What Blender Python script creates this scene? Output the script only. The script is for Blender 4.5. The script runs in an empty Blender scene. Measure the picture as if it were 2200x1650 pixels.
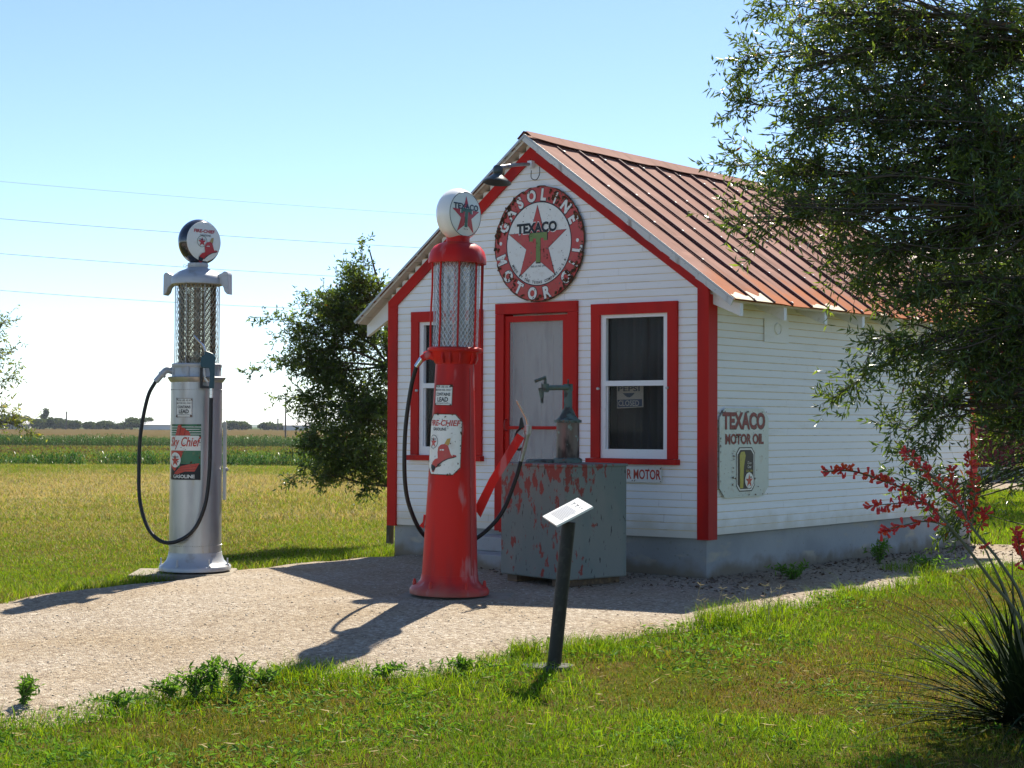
import bpy, bmesh, math, random
import numpy as np
from mathutils import Vector, Matrix
R = math.radians
scene = bpy.context.scene
col = scene.collection
rng = np.random.default_rng(7)
random.seed(7)

# ------------------------------------------------------------------ camera, sky, sun, exposure
EYE = 1.3
FPX, PITCH, ROLL = 3416.0, 0.0240, 0.0044
cam = bpy.data.cameras.new('camera'); cam_o = bpy.data.objects.new('camera', cam); col.objects.link(cam_o)
cam.sensor_width = 36.0; cam.lens = FPX / 2200 * 36; cam.clip_start = 0.1; cam.clip_end = 20000
_r0 = Vector((1, 0, 0)); _u0 = Vector((0, -math.sin(PITCH), math.cos(PITCH))); _f = Vector((0, math.cos(PITCH), math.sin(PITCH)))
_r = _r0 * math.cos(ROLL) + _u0 * math.sin(ROLL); _u = _u0 * math.cos(ROLL) - _r0 * math.sin(ROLL)
cam_o.matrix_world = Matrix(((_r.x, _u.x, -_f.x, 0), (_r.y, _u.y, -_f.y, 0), (_r.z, _u.z, -_f.z, EYE), (0, 0, 0, 1)))
scene.camera = cam_o

SUN_AZ, SUN_EL = R(18.5), R(51)          # azimuth to the right of +Y
world = bpy.data.worlds.new('World'); scene.world = world; world.use_nodes = True
_nt = world.node_tree; _bg = _nt.nodes['Background']
_sky = _nt.nodes.new('ShaderNodeTexSky'); _sky.sky_type = 'NISHITA'; _sky.sun_disc = False
_sky.sun_elevation = SUN_EL; _sky.sun_rotation = SUN_AZ
_sky.altitude = 0; _sky.air_density = 0.7; _sky.dust_density = 0.1; _sky.ozone_density = 2.5
_nt.links.new(_sky.outputs[0], _bg.inputs[0]); _bg.inputs[1].default_value = 0.086
sun = bpy.data.lights.new('sun', 'SUN'); sun.energy = 4.8; sun.angle = R(0.55); sun.color = (1, .925, .79)
sun_o = bpy.data.objects.new('sun', sun); col.objects.link(sun_o)
_sd = Vector((math.sin(SUN_AZ) * math.cos(SUN_EL), math.cos(SUN_AZ) * math.cos(SUN_EL), math.sin(SUN_EL)))
sun_o.rotation_euler = _sd.to_track_quat('Z', 'Y').to_euler(); sun_o.location = _sd * 60
vs = scene.view_settings; vs.view_transform = 'Standard'; vs.look = 'None'; vs.gamma = 1.0; vs.exposure = 1.24
scene.cycles.max_bounces = 8; scene.cycles.transparent_max_bounces = 24
scene.cycles.use_denoising = True

def ray(x, y):                            # direction through a point of the 2200 x 1650 survey picture
    a, b = (x - 1100) / FPX, (y - 825) / FPX
    return _f + _r * a - _u * b
_CR = ([-12, -4, -.5, 1.4, 2.5, 4, 6, 12], [13.2, 12.4, 11.45, 11.9, 13.0, 14.6, 15.9, 17.0])
def rise(x, y):                           # the yard falls away gently from a low crest towards the viewer
    d = np.maximum(np.interp(x, *_CR) - np.asarray(y, float), 0) * .85
    return -.36 * (1 - np.exp(-(d / 2.6) ** 1.4))
def ground(x, y, z=0.0):
    d = ray(x, y); h = 0.0
    for _ in range(12):
        p = Vector((0, 0, EYE)) + d * ((z + h - EYE) / d.z); h = .5 * h + .5 * float(rise(p.x, p.y))
    return p
def at(x, y, depth):
    d = ray(x, y); return Vector((0, 0, EYE)) + d * (depth / d.y)

# ------------------------------------------------------------------ materials
def mat(name, colr, rough=.6, metal=0., spec=.4, layers=(), bump=(), coat=0., transl=0., coords='Object'):
    """layers: (scale or (sx,sy,sz), colour, lo, hi, detail) mixed over the base by a noise; bump: (scale, strength, distance)"""
    m = bpy.data.materials.new(name); m.use_nodes = True; nt = m.node_tree; N = nt.nodes; L = nt.links
    p = N['Principled BSDF']
    p.inputs['Roughness'].default_value = rough; p.inputs['Metallic'].default_value = metal
    p.inputs['Specular IOR Level'].default_value = spec; p.inputs['Coat Weight'].default_value = coat
    p.inputs['Base Color'].default_value = (*colr, 1)
    tc = N.new('ShaderNodeTexCoord'); out = None
    def noise(scale, detail=6.):
        n = N.new('ShaderNodeTexNoise'); n.inputs['Detail'].default_value = detail
        mp = N.new('ShaderNodeMapping'); L.new(tc.outputs[coords], mp.inputs[0]); L.new(mp.outputs[0], n.inputs['Vector'])
        s = scale if isinstance(scale, (tuple, list)) else (scale,) * 3
        mp.inputs['Scale'].default_value = s; n.inputs['Scale'].default_value = 1.0
        mp.inputs['Location'].default_value = (len(N) * 1.7, len(N) * .9, 3.1)
        return n
    for (sc, c2, lo, hi, *det) in layers:
        n = noise(sc, *(det or [6.]))
        mr = N.new('ShaderNodeMapRange'); mr.interpolation_type = 'SMOOTHSTEP'
        mr.inputs[1].default_value = lo; mr.inputs[2].default_value = hi; L.new(n.outputs[0], mr.inputs[0])
        mx = N.new('ShaderNodeMix'); mx.data_type = 'RGBA'; L.new(mr.outputs[0], mx.inputs[0])
        if out is None: mx.inputs[6].default_value = (*colr, 1)
        else: L.new(out, mx.inputs[6])
        mx.inputs[7].default_value = (*c2, 1); out = mx.outputs[2]
    if out is not None: L.new(out, p.inputs['Base Color'])
    if bump:
        n = noise(bump[0], 5.); b = N.new('ShaderNodeBump'); b.inputs['Strength'].default_value = bump[1]
        b.inputs['Distance'].default_value = bump[2] if len(bump) > 2 else .01
        L.new(n.outputs[0], b.inputs['Height']); L.new(b.outputs[0], p.inputs['Normal'])
    if transl:
        t = N.new('ShaderNodeBsdfTranslucent'); mxs = N.new('ShaderNodeMixShader'); mxs.inputs[0].default_value = transl
        tcx = tuple(min(1, c * k) for c, k in zip(colr, (1.5, 1.35, .6)))
        t.inputs[0].default_value = (*tcx, 1)
        L.new(p.outputs[0], mxs.inputs[1]); L.new(t.outputs[0], mxs.inputs[2])
        L.new(mxs.outputs[0], N['Material Output'].inputs[0])
    return m
def glassy(name, tint, gloss=.10, haze=0., hazecol=(.5, .5, .5), rough=.03):
    m = bpy.data.materials.new(name); m.use_nodes = True; nt = m.node_tree; N = nt.nodes; L = nt.links
    N.remove(N['Principled BSDF'])
    t = N.new('ShaderNodeBsdfTransparent'); t.inputs[0].default_value = (*tint, 1)
    g = N.new('ShaderNodeBsdfGlossy'); g.inputs['Roughness'].default_value = rough
    fr = N.new('ShaderNodeLayerWeight'); fr.inputs[0].default_value = gloss
    a = N.new('ShaderNodeMixShader'); L.new(fr.outputs['Fresnel'], a.inputs[0]); L.new(t.outputs[0], a.inputs[1]); L.new(g.outputs[0], a.inputs[2])
    d = N.new('ShaderNodeBsdfDiffuse'); d.inputs[0].default_value = (*hazecol, 1)
    b = N.new('ShaderNodeMixShader'); b.inputs[0].default_value = haze; L.new(a.outputs[0], b.inputs[1]); L.new(d.outputs[0], b.inputs[2])
    L.new(b.outputs[0], N['Material Output'].inputs[0]); return m

MT = {}
MT['white_siding'] = mat('white_siding', (.86, .86, .86), .6, 0, .25, layers=[((1.2, 1.2, 14), (.77, .76, .71), .54, .78), ((5, 5, 60), (.50, .47, .38), .68, .82)], bump=((3, 3, 40), .15, .004))
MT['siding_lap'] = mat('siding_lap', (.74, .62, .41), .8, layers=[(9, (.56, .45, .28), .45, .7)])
MT['red_trim'] = mat('red_trim', (.50, .011, .006), .55, 0, .22, layers=[((3, 3, 1.2), (.34, .008, .007), .45, .7), (40, (.25, .05, .04), .70, .80)], bump=((40, 40, 5), .12, .003))
MT['red_pump'] = mat('red_pump', (.56, .013, .008), .45, 0, .2, layers=[((5, 5, 1.0), (.38, .016, .016), .45, .62), ((9, 9, 2.2), (.48, .15, .15), .585, .70), (60, (.15, .03, .02), .72, .80)], bump=(30, .05, .003))
MT['dark_red'] = mat('dark_red', (.30, .012, .010), .4, layers=[(8, (.38, .05, .05), .55, .75)])
MT['concrete'] = mat('concrete', (.34, .345, .34), .9, layers=[(1.3, (.26, .27, .27), .42, .65), ((3, 3, 9), (.42, .37, .29), .56, .75), (30, (.2, .19, .17), .62, .8)], bump=(18, .35, .01))
def splash(m, lo, hi, c2, amp):
    nt = m.node_tree; N = nt.nodes; L = nt.links; p = N['Principled BSDF']; src = p.inputs['Base Color'].links[0].from_socket
    tc = N.new('ShaderNodeTexCoord'); sp = N.new('ShaderNodeSeparateXYZ'); L.new(tc.outputs['Object'], sp.inputs[0]); nz = N.new('ShaderNodeTexNoise'); nz.inputs['Scale'].default_value = 5; nz.inputs['Detail'].default_value = 8; L.new(tc.outputs['Object'], nz.inputs['Vector'])
    a = N.new('ShaderNodeMath'); a.operation = 'MULTIPLY_ADD'; L.new(nz.outputs[0], a.inputs[0]); a.inputs[1].default_value = amp; L.new(sp.outputs['Z'], a.inputs[2])
    mr = N.new('ShaderNodeMapRange'); mr.interpolation_type = 'SMOOTHSTEP'; mr.inputs[1].default_value = hi; mr.inputs[2].default_value = lo; L.new(a.outputs[0], mr.inputs[0])
    mx = N.new('ShaderNodeMix'); mx.data_type = 'RGBA'; L.new(mr.outputs[0], mx.inputs[0]); L.new(src, mx.inputs[6]); mx.inputs[7].default_value = (*c2, 1); L.new(mx.outputs[2], p.inputs['Base Color'])
splash(MT['red_pump'], .04, .34, (.34, .15, .11), .30); splash(MT['concrete'], .16, .30, (.20, .165, .12), .30); splash(MT['white_siding'], .50, .72, (.66, .62, .54), .30)
MT['pad_concrete'] = mat('pad_concrete', (.24, .205, .155), .9, layers=[(6, (.16, .135, .10), .45, .7)], bump=(25, .4, .01))
MT['soffit'] = mat('soffit', (.62, .56, .48), .75, layers=[((2, 9, 2), (.50, .42, .33), .48, .72), (30, (.34, .26, .18), .68, .8)])
MT['fascia'] = mat('fascia', (.62, .62, .60), .7, layers=[((14, 3, 3), (.34, .30, .26), .54, .72), (40, (.2, .17, .14), .64, .75)], bump=(30, .3, .004))
MT['white_paint'] = mat('white_paint', (.80, .80, .80), .45, layers=[(20, (.66, .64, .6), .6, .8)])
MT['door_paint'] = mat('door_paint', (.85, .85, .82), .55, layers=[((12, 4, 2), (.56, .55, .52), .5, .7)])
MT['roof_metal'] = None
MT['raw_tin'] = mat('raw_tin', (.52, .44, .32), .6, 0, .2, layers=[((40, 4, 4), (.50, .33, .18), .55, .7)])
MT['tar'] = mat('tar', (.03, .03, .04), .6)
MT['silver'] = mat('silver', (.47, .47, .475), .36, .62, layers=[((6, 6, 1.5), (.33, .325, .33), .45, .70), ((14, 14, 4), (.40, .36, .30), .60, .74), (70, (.25, .2, .16), .72, .8)], bump=(14, .06, .004))
MT['silver_cast'] = mat('silver_cast', (.40, .42, .45), .45, .3, layers=[(12, (.32, .315, .31), .5, .7)], bump=(40, .1, .003))
MT['rubber'] = mat('rubber', (.012, .012, .013), .45)
MT['chrome'] = mat('chrome', (.65, .65, .66), .25, .9)
MT['steel'] = mat('steel', (.35, .35, .35), .4, .7, layers=[(30, (.2, .16, .12), .55, .7)])
MT['teal'] = mat('teal', (.012, .06, .085), .4)
MT['globe_white'] = mat('globe_white', (.80, .80, .78), .18, 0, .5, coat=.3)
MT['globe_black'] = mat('globe_black', (.010, .013, .025), .15, 0, .6, coat=.6)
MT['lens_white'] = mat('lens_white', (.70, .72, .68), .15, 0, .5)
def enamel(n, c, st=.0): return mat(n, c, .28, 0, .5, layers=[(16, tuple(x * .80 + y * .2 for x, y in zip(c, (.35, .2, .08))), .55, .72), (45, (.09, .045, .025), .67 - st, .70 - st)])
MT['e_white'] = enamel('enamel_white', (.72, .72, .68)); MT['e_red'] = enamel('enamel_red', (.46, .03, .018), .01)
MT['e_darkred'] = enamel('enamel_dark_red', (.30, .012, .008)); MT['letter_red'] = mat('letter_red', (.20, .006, .005), .35, 0, .3); MT['e_black'] = mat('enamel_black', (.010, .011, .016), .35, 0, .3); MT['e_green'] = enamel('enamel_green', (.015, .13, .06))
MT['e_olive'] = enamel('enamel_olive', (.13, .20, .02)); MT['e_gold'] = enamel('enamel_gold', (.45, .27, .03))
MT['e_yellow'] = enamel('enamel_yellow', (.38, .34, .03)); MT['e_grey'] = enamel('enamel_grey', (.30, .30, .30)); MT['e_blue'] = enamel('enamel_blue', (.01, .02, .06))
MT['p_white'] = mat('print_white', (.72, .72, .70), .3); MT['p_red'] = mat('print_red', (.42, .015, .03), .25)
MT['p_black'] = mat('print_black', (.012, .015, .04), .25); MT['p_green'] = mat('print_green', (.015, .10, .07), .25); MT['p_gold'] = mat('print_gold', (.40, .30, .12), .3)
MT['rust'] = mat('rust', (.060, .030, .017), .9, layers=[(40, (.16, .065, .025), .45, .65)], bump=(80, .4, .003))
MT['tank_paint'] = mat('tank_paint', (.150, .180, .165), .65, layers=[((3, 3, 1.5), (.20, .205, .18), .40, .65), ((13, 13, 6), (.33, .045, .035), .585, .62, 10.), ((40, 40, 12), (.045, .04, .035), .64, .70)], bump=(30, .15, .004))
def tank_mat():
    m = mat('tank_paint', (.150, .180, .165), .65, layers=[((3, 3, 1.5), (.20, .205, .18), .40, .65), ((40, 40, 12), (.045, .04, .035), .64, .70)], bump=(30, .15, .004))
    nt = m.node_tree; N = nt.nodes; L = nt.links; p = N['Principled BSDF']; src = p.inputs['Base Color'].links[0].from_socket
    tc = N.new('ShaderNodeTexCoord'); sp = N.new('ShaderNodeSeparateXYZ'); L.new(tc.outputs['Object'], sp.inputs[0])
    mp = N.new('ShaderNodeMapping'); mp.inputs['Scale'].default_value = (15, 15, 7); L.new(tc.outputs['Object'], mp.inputs[0])
    n1 = N.new('ShaderNodeTexNoise'); n1.inputs['Scale'].default_value = 1; n1.inputs['Detail'].default_value = 9; n1.inputs['Roughness'].default_value = .62; L.new(mp.outputs[0], n1.inputs['Vector'])
    n2 = N.new('ShaderNodeTexNoise'); n2.inputs['Scale'].default_value = 2.6; n2.inputs['Detail'].default_value = 2; L.new(tc.outputs['Object'], n2.inputs['Vector'])
    def ma(a, k, b):
        q = N.new('ShaderNodeMath'); q.operation = 'MULTIPLY_ADD'; L.new(a, q.inputs[0]); q.inputs[1].default_value = k
        if isinstance(b, float): q.inputs[2].default_value = b
        else: L.new(b, q.inputs[2])
        return q.outputs[0]
    v = ma(sp.outputs['Z'], .13, ma(n2.outputs[0], .45, n1.outputs[0])); v = ma(sp.outputs['Y'], -.22, v)
    mr = N.new('ShaderNodeMapRange'); mr.interpolation_type = 'SMOOTHSTEP'; mr.inputs[1].default_value = .905; mr.inputs[2].default_value = .945; L.new(v, mr.inputs[0])
    mx = N.new('ShaderNodeMix'); mx.data_type = 'RGBA'; L.new(mr.outputs[0], mx.inputs[0]); L.new(src, mx.inputs[6]); mx.inputs[7].default_value = (.24, .040, .028, 1); L.new(mx.outputs[2], p.inputs['Base Color']); return m
MT['tank_paint'] = tank_mat()
MT['verdigris'] = mat('verdigris', (.10, .16, .14), .6, .2, layers=[(20, (.04, .05, .045), .45, .62), (35, (.22, .10, .06), .62, .70)], bump=(40, .3, .004))
MT['brass_old'] = mat('brass_old', (.155, .125, .11), .45, .45, layers=[((7, 7, 2.5), (.03, .028, .025), .48, .58), (20, (.2, .28, .26), .62, .7)])
MT['wood_old'] = mat('wood_old', (.12, .08, .05), .85, layers=[((5, 30, 30), (.2, .13, .07), .45, .65)])
MT['black_post'] = mat('black_post', (.010, .010, .010), .55, layers=[(30, (.025, .024, .022), .5, .7)])
MT['slate'] = mat('slate', (.045, .045, .048), .85, layers=[(8, (.085, .08, .075), .45, .65)], bump=(20, .3, .006))
MT['paper'] = mat('paper', (.80, .80, .78), .35, coat=.3)
MT['ink'] = mat('ink', (.25, .25, .26), .5); MT['ink_dark'] = mat('ink_dark', (.06, .06, .06), .5)
MT['pane'] = glassy('window_pane', (.82, .82, .82), .12, .02)
MT['insect_screen'] = glassy('insect_screen', (.90, .90, .89), .02, .34, (.58, .565, .55), .6)
MT['pump_glass'] = glassy('pump_glass', (.90, .91, .90), .35, .24, (.66, .66, .64))
MT['pump_glass_old'] = glassy('pump_glass_old', (.80, .76, .66), .30, .14, (.45, .38, .26))
MT['curtain'] = mat('curtain', (.075, .072, .072), .9)
MT['inside'] = mat('inside', (.08, .07, .06), .9)
MT['galv'] = mat('galv', (.45, .46, .46), .5, .5)
MT['galv_wire'] = mat('galv_wire', (.62, .62, .60), .45, .5)
MT['rusty_wire'] = mat('rusty_wire', (.26, .20, .13), .7, .3, layers=[(20, (.40, .36, .28), .45, .6)])
MT['shade_green'] = mat('shade_green', (.05, .065, .07), .35, .2)
MT['bark'] = mat('bark', (.07, .055, .042), .9, layers=[((14, 14, 3), (.13, .11, .09), .45, .65)], bump=((30, 30, 6), .6, .01))
MT['twig'] = mat('twig', (.075, .06, .045), .85)
MT['barn_red'] = mat('barn_red', (.16, .016, .014), .6, layers=[((6, 6, .5), (.11, .014, .012), .45, .65)])
MT['barn_base'] = mat('barn_base', (.50, .46, .36), .8)
MT['far_wall'] = mat('far_wall', (.6, .6, .58), .8); MT['far_roof'] = mat('far_roof', (.62, .60, .58), .6)
MT['pole_wood'] = mat('pole_wood', (.10, .08, .065), .9)
MT['cable'] = mat('cable', (.22, .22, .24), .6)
LEAF = {
 'oak': [mat('oak_leaf_dark', (.045, .082, .024), .28, 0, .6, transl=.42), mat('oak_leaf', (.078, .130, .032), .30, 0, .55, transl=.48), mat('oak_leaf_young', (.145, .215, .036), .36, 0, .5, transl=.55), mat('oak_leaf_red', (.22, .09, .02), .4, 0, .4, transl=.40)],
 'pale': [mat('pale_leaf', (.10, .14, .035), .38, 0, .5, transl=.45), mat('pale_leaf_light', (.17, .21, .05), .4, 0, .5, transl=.5), mat('yellow_leaf', (.38, .32, .02), .4, 0, .4, transl=.5)],
 'far': [mat('far_leaf', (.045, .072, .028), .8, 0, .05, transl=.3), mat('far_leaf_light', (.075, .105, .035), .8, 0, .05, transl=.35)],
 'weed': [mat('weed_leaf', (.07, .17, .025), .65, 0, .12, transl=.4), mat('weed_leaf_light', (.11, .23, .035), .65, 0, .12, transl=.45)],
 'yucca': [mat('yucca_leaf', (.012, .024, .009), .75, 0, .04, transl=.08), mat('yucca_leaf_light', (.022, .040, .014), .7, 0, .06, transl=.1)],
 'corn': [mat('corn_leaf', (.020, .080, .005), .8, 0, .02, transl=.15), mat('corn_leaf_light', (.040, .115, .009), .7, 0, .05, transl=.2), mat('corn_leaf_glint', (.12, .16, .09), .5, 0, .5, transl=.2)],  # the glossy third leaf is also paler: sun glints put into its colour
}
GRASS = [mat('grass_green', (.105, .205, .011), .6, 0, .10, transl=.36), mat('grass_bright', (.195, .310, .013), .6, 0, .12, transl=.40),
         mat('grass_olive', (.165, .165, .022), .65, 0, .10, transl=.30), mat('grass_tan', (.230, .180, .062), .7, 0, .12, transl=.28),
         mat('grass_brown', (.120, .072, .022), .7, 0, .08, transl=.2)]
MEADOW = [GRASS[0], mat('lawn_bright', (.17, .25, .018), .6, 0, .10, transl=.42), mat('lawn_olive', (.20, .195, .045), .65, 0, .08, transl=.32), mat('straw', (.38, .32, .185), .75, 0, .10, transl=.30), mat('straw_brown', (.25, .17, .075), .75, 0, .08, transl=.2)]
BLOOM = [mat('bloom_coral', (.64, .085, .10), .5, 0, .2, transl=.45), mat('bloom_orange', (.70, .13, .06), .5, 0, .2, transl=.4)]
MT['stalk'] = mat('stalk', (.11, .115, .06), .6)

# ------------------------------------------------------------------ mesh helpers
class MB:
    def __init__(s): s.v = []; s.f = []; s.mi = []; s.cur = 0
    def add(s, vs_, fs):
        o = len(s.v); s.v += [tuple(p) for p in vs_]; s.f += [tuple(i + o for i in f) for f in fs]; s.mi += [s.cur] * len(fs); return s
    def box(s, x0, x1, y0, y1, z0, z1, M=None):
        c = [Vector((x, y, z)) for z in (z0, z1) for y in (y0, y1) for x in (x0, x1)]
        if M is not None: c = [M @ p for p in c]
        return s.add(c, [(0, 2, 3, 1), (4, 5, 7, 6), (0, 1, 5, 4), (2, 6, 7, 3), (0, 4, 6, 2), (1, 3, 7, 5)])
    def lathe(s, prof, n=32, M=None, cap=True, a0=0, a1=None):
        vs_ = []; fs = []; k = len(prof); full = a1 is None; m = n if full else n + 1
        for i in range(m):
            a = 2 * math.pi * i / n if full else a0 + (a1 - a0) * i / n
            for (r, z) in prof: vs_.append(Vector((r * math.cos(a), r * math.sin(a), z)))
        for i in range(n):
            j = (i + 1) % m
            for q in range(k - 1): fs.append((i * k + q, j * k + q, j * k + q + 1, i * k + q + 1))
        if cap and full:
            if prof[0][0] > 1e-6: fs.append(tuple(i * k for i in range(n))[::-1])
            if prof[-1][0] > 1e-6: fs.append(tuple(i * k + k - 1 for i in range(n)))
        if M is not None: vs_ = [M @ p for p in vs_]
        return s.add(vs_, fs)
    def tube(s, pts, rad, n=8, cap=True):
        pts = [Vector(p) for p in pts]; m = len(pts)
        if not isinstance(rad, (list, tuple)): rad = [rad] * m
        t0 = (pts[1] - pts[0]).normalized(); up = Vector((0, 0, 1)) if abs(t0.z) < .9 else Vector((1, 0, 0))
        a = t0.cross(up).normalized(); vs_ = []
        for i in range(m):
            t = (pts[min(i + 1, m - 1)] - pts[max(i - 1, 0)]).normalized()
            a = (a - t * a.dot(t)).normalized(); b = t.cross(a)
            for k in range(n):
                q = 2 * math.pi * k / n; vs_.append(pts[i] + (a * math.cos(q) + b * math.sin(q)) * rad[i])
        fs = [(i * n + k, i * n + (k + 1) % n, (i + 1) * n + (k + 1) % n, (i + 1) * n + k) for i in range(m - 1) for k in range(n)]
        if cap: fs += [tuple(range(n))[::-1], tuple((m - 1) * n + k for k in range(n))]
        return s.add(vs_, fs)
    def prism(s, poly, fn, t0, t1):
        n = len(poly); vs_ = [fn(x, y, t0) for x, y in poly] + [fn(x, y, t1) for x, y in poly]
        return s.add(vs_, [tuple(range(n))[::-1], tuple(range(n, 2 * n))] + [(i, (i + 1) % n, n + (i + 1) % n, n + i) for i in range(n)])
    def build(s, name, m, parent=None, smooth=False, fn=None, bevel=0.):
        me = bpy.data.meshes.new(name)
        v = [fn(p) for p in s.v] if fn else s.v
        me.from_pydata([tuple(p) for p in v], [], s.f)
        for x in (m if isinstance(m, (list, tuple)) else [m]): me.materials.append(x)
        if any(s.mi): me.polygons.foreach_set('material_index', s.mi)
        bm = bmesh.new(); bm.from_mesh(me); bmesh.ops.recalc_face_normals(bm, faces=bm.faces); bm.to_mesh(me); bm.free()
        if smooth:
            me.polygons.foreach_set('use_smooth', [True] * len(me.polygons)); me.set_sharp_from_angle(angle=R(38))
        o = bpy.data.objects.new(name, me); col.objects.link(o); o.parent = parent
        if bevel:
            b = o.modifiers.new('bevel', 'BEVEL'); b.width = bevel; b.segments = 2; b.limit_method = 'ANGLE'
        return o
def catmull(pts, k=8):
    P = [Vector(p) for p in pts]; P = [P[0] * 2 - P[1]] + P + [P[-1] * 2 - P[-2]]; out = []
    for i in range(1, len(P) - 2):
        for j in range(k):
            t = j / k; a, b, c, d = P[i - 1], P[i], P[i + 1], P[i + 2]
            out.append(.5 * ((2 * b) + (c - a) * t + (2 * a - 5 * b + 4 * c - d) * t * t + (3 * b - a - 3 * c + d) * t ** 3))
    return out + [P[-2]]
def mesh_np(name, verts, tris, mats, mi=None, parent=None, smooth=False):
    verts = np.asarray(verts, np.float32); tris = np.asarray(tris, np.int32); me = bpy.data.meshes.new(name)
    k = tris.shape[1]
    me.vertices.add(len(verts)); me.vertices.foreach_set('co', verts.ravel())
    me.loops.add(tris.size); me.loops.foreach_set('vertex_index', tris.ravel())
    me.polygons.add(len(tris)); me.polygons.foreach_set('loop_start', np.arange(0, tris.size, k, dtype=np.int32))
    for m in mats: me.materials.append(m)
    if mi is not None: me.polygons.foreach_set('material_index', np.asarray(mi, np.int32))
    if smooth: me.polygons.foreach_set('use_smooth', np.ones(len(tris), bool))
    me.update(calc_edges=True); me.validate()
    o = bpy.data.objects.new(name, me); col.objects.link(o); o.parent = parent; return o
def tag(o, label=None, cat=None, group=None, kind=None):
    if label: o['label'] = label
    if cat: o['category'] = cat
    if group: o['group'] = group
    if kind: o['kind'] = kind
    return o
def empty(name, loc, rz=0., label=None, cat=None, group=None):
    o = bpy.data.objects.new(name, None); col.objects.link(o); o.location = loc; o.rotation_euler = (0, 0, rz); o.empty_display_size = .2
    return tag(o, label, cat, group)

# flat artwork (lettering, emblems) as meshes: 2-D polygons mapped onto a surface
class Flat:
    def __init__(s): s.v = []; s.f = []
    def poly(s, pts):
        o = len(s.v); s.v += [tuple(p) for p in pts]; s.f.append(tuple(range(o, o + len(pts)))); return s
    def disc(s, cx, cy, r, n=48): return s.poly([(cx + r * math.cos(2 * math.pi * i / n), cy + r * math.sin(2 * math.pi * i / n)) for i in range(n)])
    def ring(s, cx, cy, r0, r1, n=64):
        o = len(s.v)
        for i in range(n):
            a = 2 * math.pi * i / n
            s.v += [(cx + r0 * math.cos(a), cy + r0 * math.sin(a)), (cx + r1 * math.cos(a), cy + r1 * math.sin(a))]
        s.f += [(o + 2 * i, o + 2 * i + 1, o + (2 * i + 3) % (2 * n), o + (2 * i + 2) % (2 * n)) for i in range(n)]; return s
    def frame(s, pts, w):                  # band just inside a convex outline
        cx = sum(p[0] for p in pts) / len(pts); cy = sum(p[1] for p in pts) / len(pts); n = len(pts); inn = []
        for x, y in pts:
            d = math.hypot(x - cx, y - cy); k = 1 - w * 1.2 / d; inn.append((cx + (x - cx) * k, cy + (y - cy) * k))
        for i in range(n): s.poly([pts[i], pts[(i + 1) % n], inn[(i + 1) % n], inn[i]])
        return s
    def star(s, cx, cy, r, rot=90, inner=.382, fat=0.):
        return s.poly([(cx + (r if i % 2 == 0 else r * inner) * math.cos(R(rot + 36 * i)), cy + (r if i % 2 == 0 else r * inner) * math.sin(R(rot + 36 * i))) for i in range(10)])
    def mesh(s, V, F, xf):
        o = len(s.v); s.v += [xf(x, y) for x, y in V]; s.f += [tuple(i + o for i in f) for f in F]; return s
    def text(s, body, cx, cy, w, h, bold=.02, shear=0.):
        V, F, (x0, x1, y0, y1) = glyphs(body, bold)
        kx, ky = w / (x1 - x0), h / (y1 - y0); mx, my = (x0 + x1) / 2, (y0 + y1) / 2
        return s.mesh(V, F, lambda x, y: (cx + (x - mx) * kx + (y - my) * ky * shear, cy + (y - my) * ky))
    def arc(s, body, cx, cy, r, a0, a1, h, w, bold=.03, flip=False):
        n = len(body)
        for i, ch in enumerate(body):
            if ch == ' ': continue
            a = R(a0 + (a1 - a0) * (i / max(1, n - 1)))
            V, F, (x0, x1, y0, y1) = glyphs(ch, bold)
            H0 = .73; wd = (x1 - x0); kx = w * (1. if ch not in 'IL.' else {'I': .75, 'L': 1, '.': .8}[ch]) / .72 * (1 if ch != 'M' else .92); ky = h / H0; mx = (x0 + x1) / 2
            ux, uy = (math.cos(a), math.sin(a)); 
            if flip: ux, uy = -ux, -uy
            rx, ry = (uy, -ux)
            def xf(x, y, ux=ux, uy=uy, rx=rx, ry=ry, mx=mx, kx=kx, ky=ky, a=a):
                X = (x - mx) * kx; Y = (y - H0 / 2) * ky
                return (cx + r * math.cos(a) + rx * X + ux * Y, cy + r * math.sin(a) + ry * X + uy * Y)
            s.mesh(V, F, xf)
        return s
    def blobs(s, n, place, rmin, rmax, seed):
        g = random.Random(seed)
        for _ in range(n):
            x, y = place(g); r = g.uniform(rmin, rmax) * g.uniform(.5, 1); k = g.randint(7, 10); e = g.uniform(.6, 1.6); t = g.uniform(0, 3)
            pts = []
            for i in range(k):
                a = 2 * math.pi * i / k; q = r * g.uniform(.55, 1.1); px, py = q * math.cos(a) * e, q * math.sin(a) / e
                pts.append((x + px * math.cos(t) - py * math.sin(t), y + px * math.sin(t) + py * math.cos(t)))
            s.poly(pts)
        return s
    def put(s, name, m, parent, fn, t=.0015, cut=None):
        bm = bmesh.new(); vs_ = [bm.verts.new((x, y, 0)) for x, y in s.v]
        for f in s.f:
            try: bm.faces.new([vs_[i] for i in f])
            except ValueError: pass
        bm.normal_update(); bmesh.ops.triangulate(bm, faces=bm.faces)
        if cut:
            xs = [p[0] for p in s.v]; x = min(xs) + cut
            while x < max(xs):
                bmesh.ops.bisect_plane(bm, geom=bm.verts[:] + bm.edges[:] + bm.faces[:], plane_co=(x, 0, 0), plane_no=(1, 0, 0)); x += cut
        for v in bm.verts: v.co = fn(v.co.x, v.co.y, t)
        me = bpy.data.meshes.new(name); bm.to_mesh(me); bm.free(); me.materials.append(m)
        o = bpy.data.objects.new(name, me); col.objects.link(o); o.parent = parent; return o
_gl = {}
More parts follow.
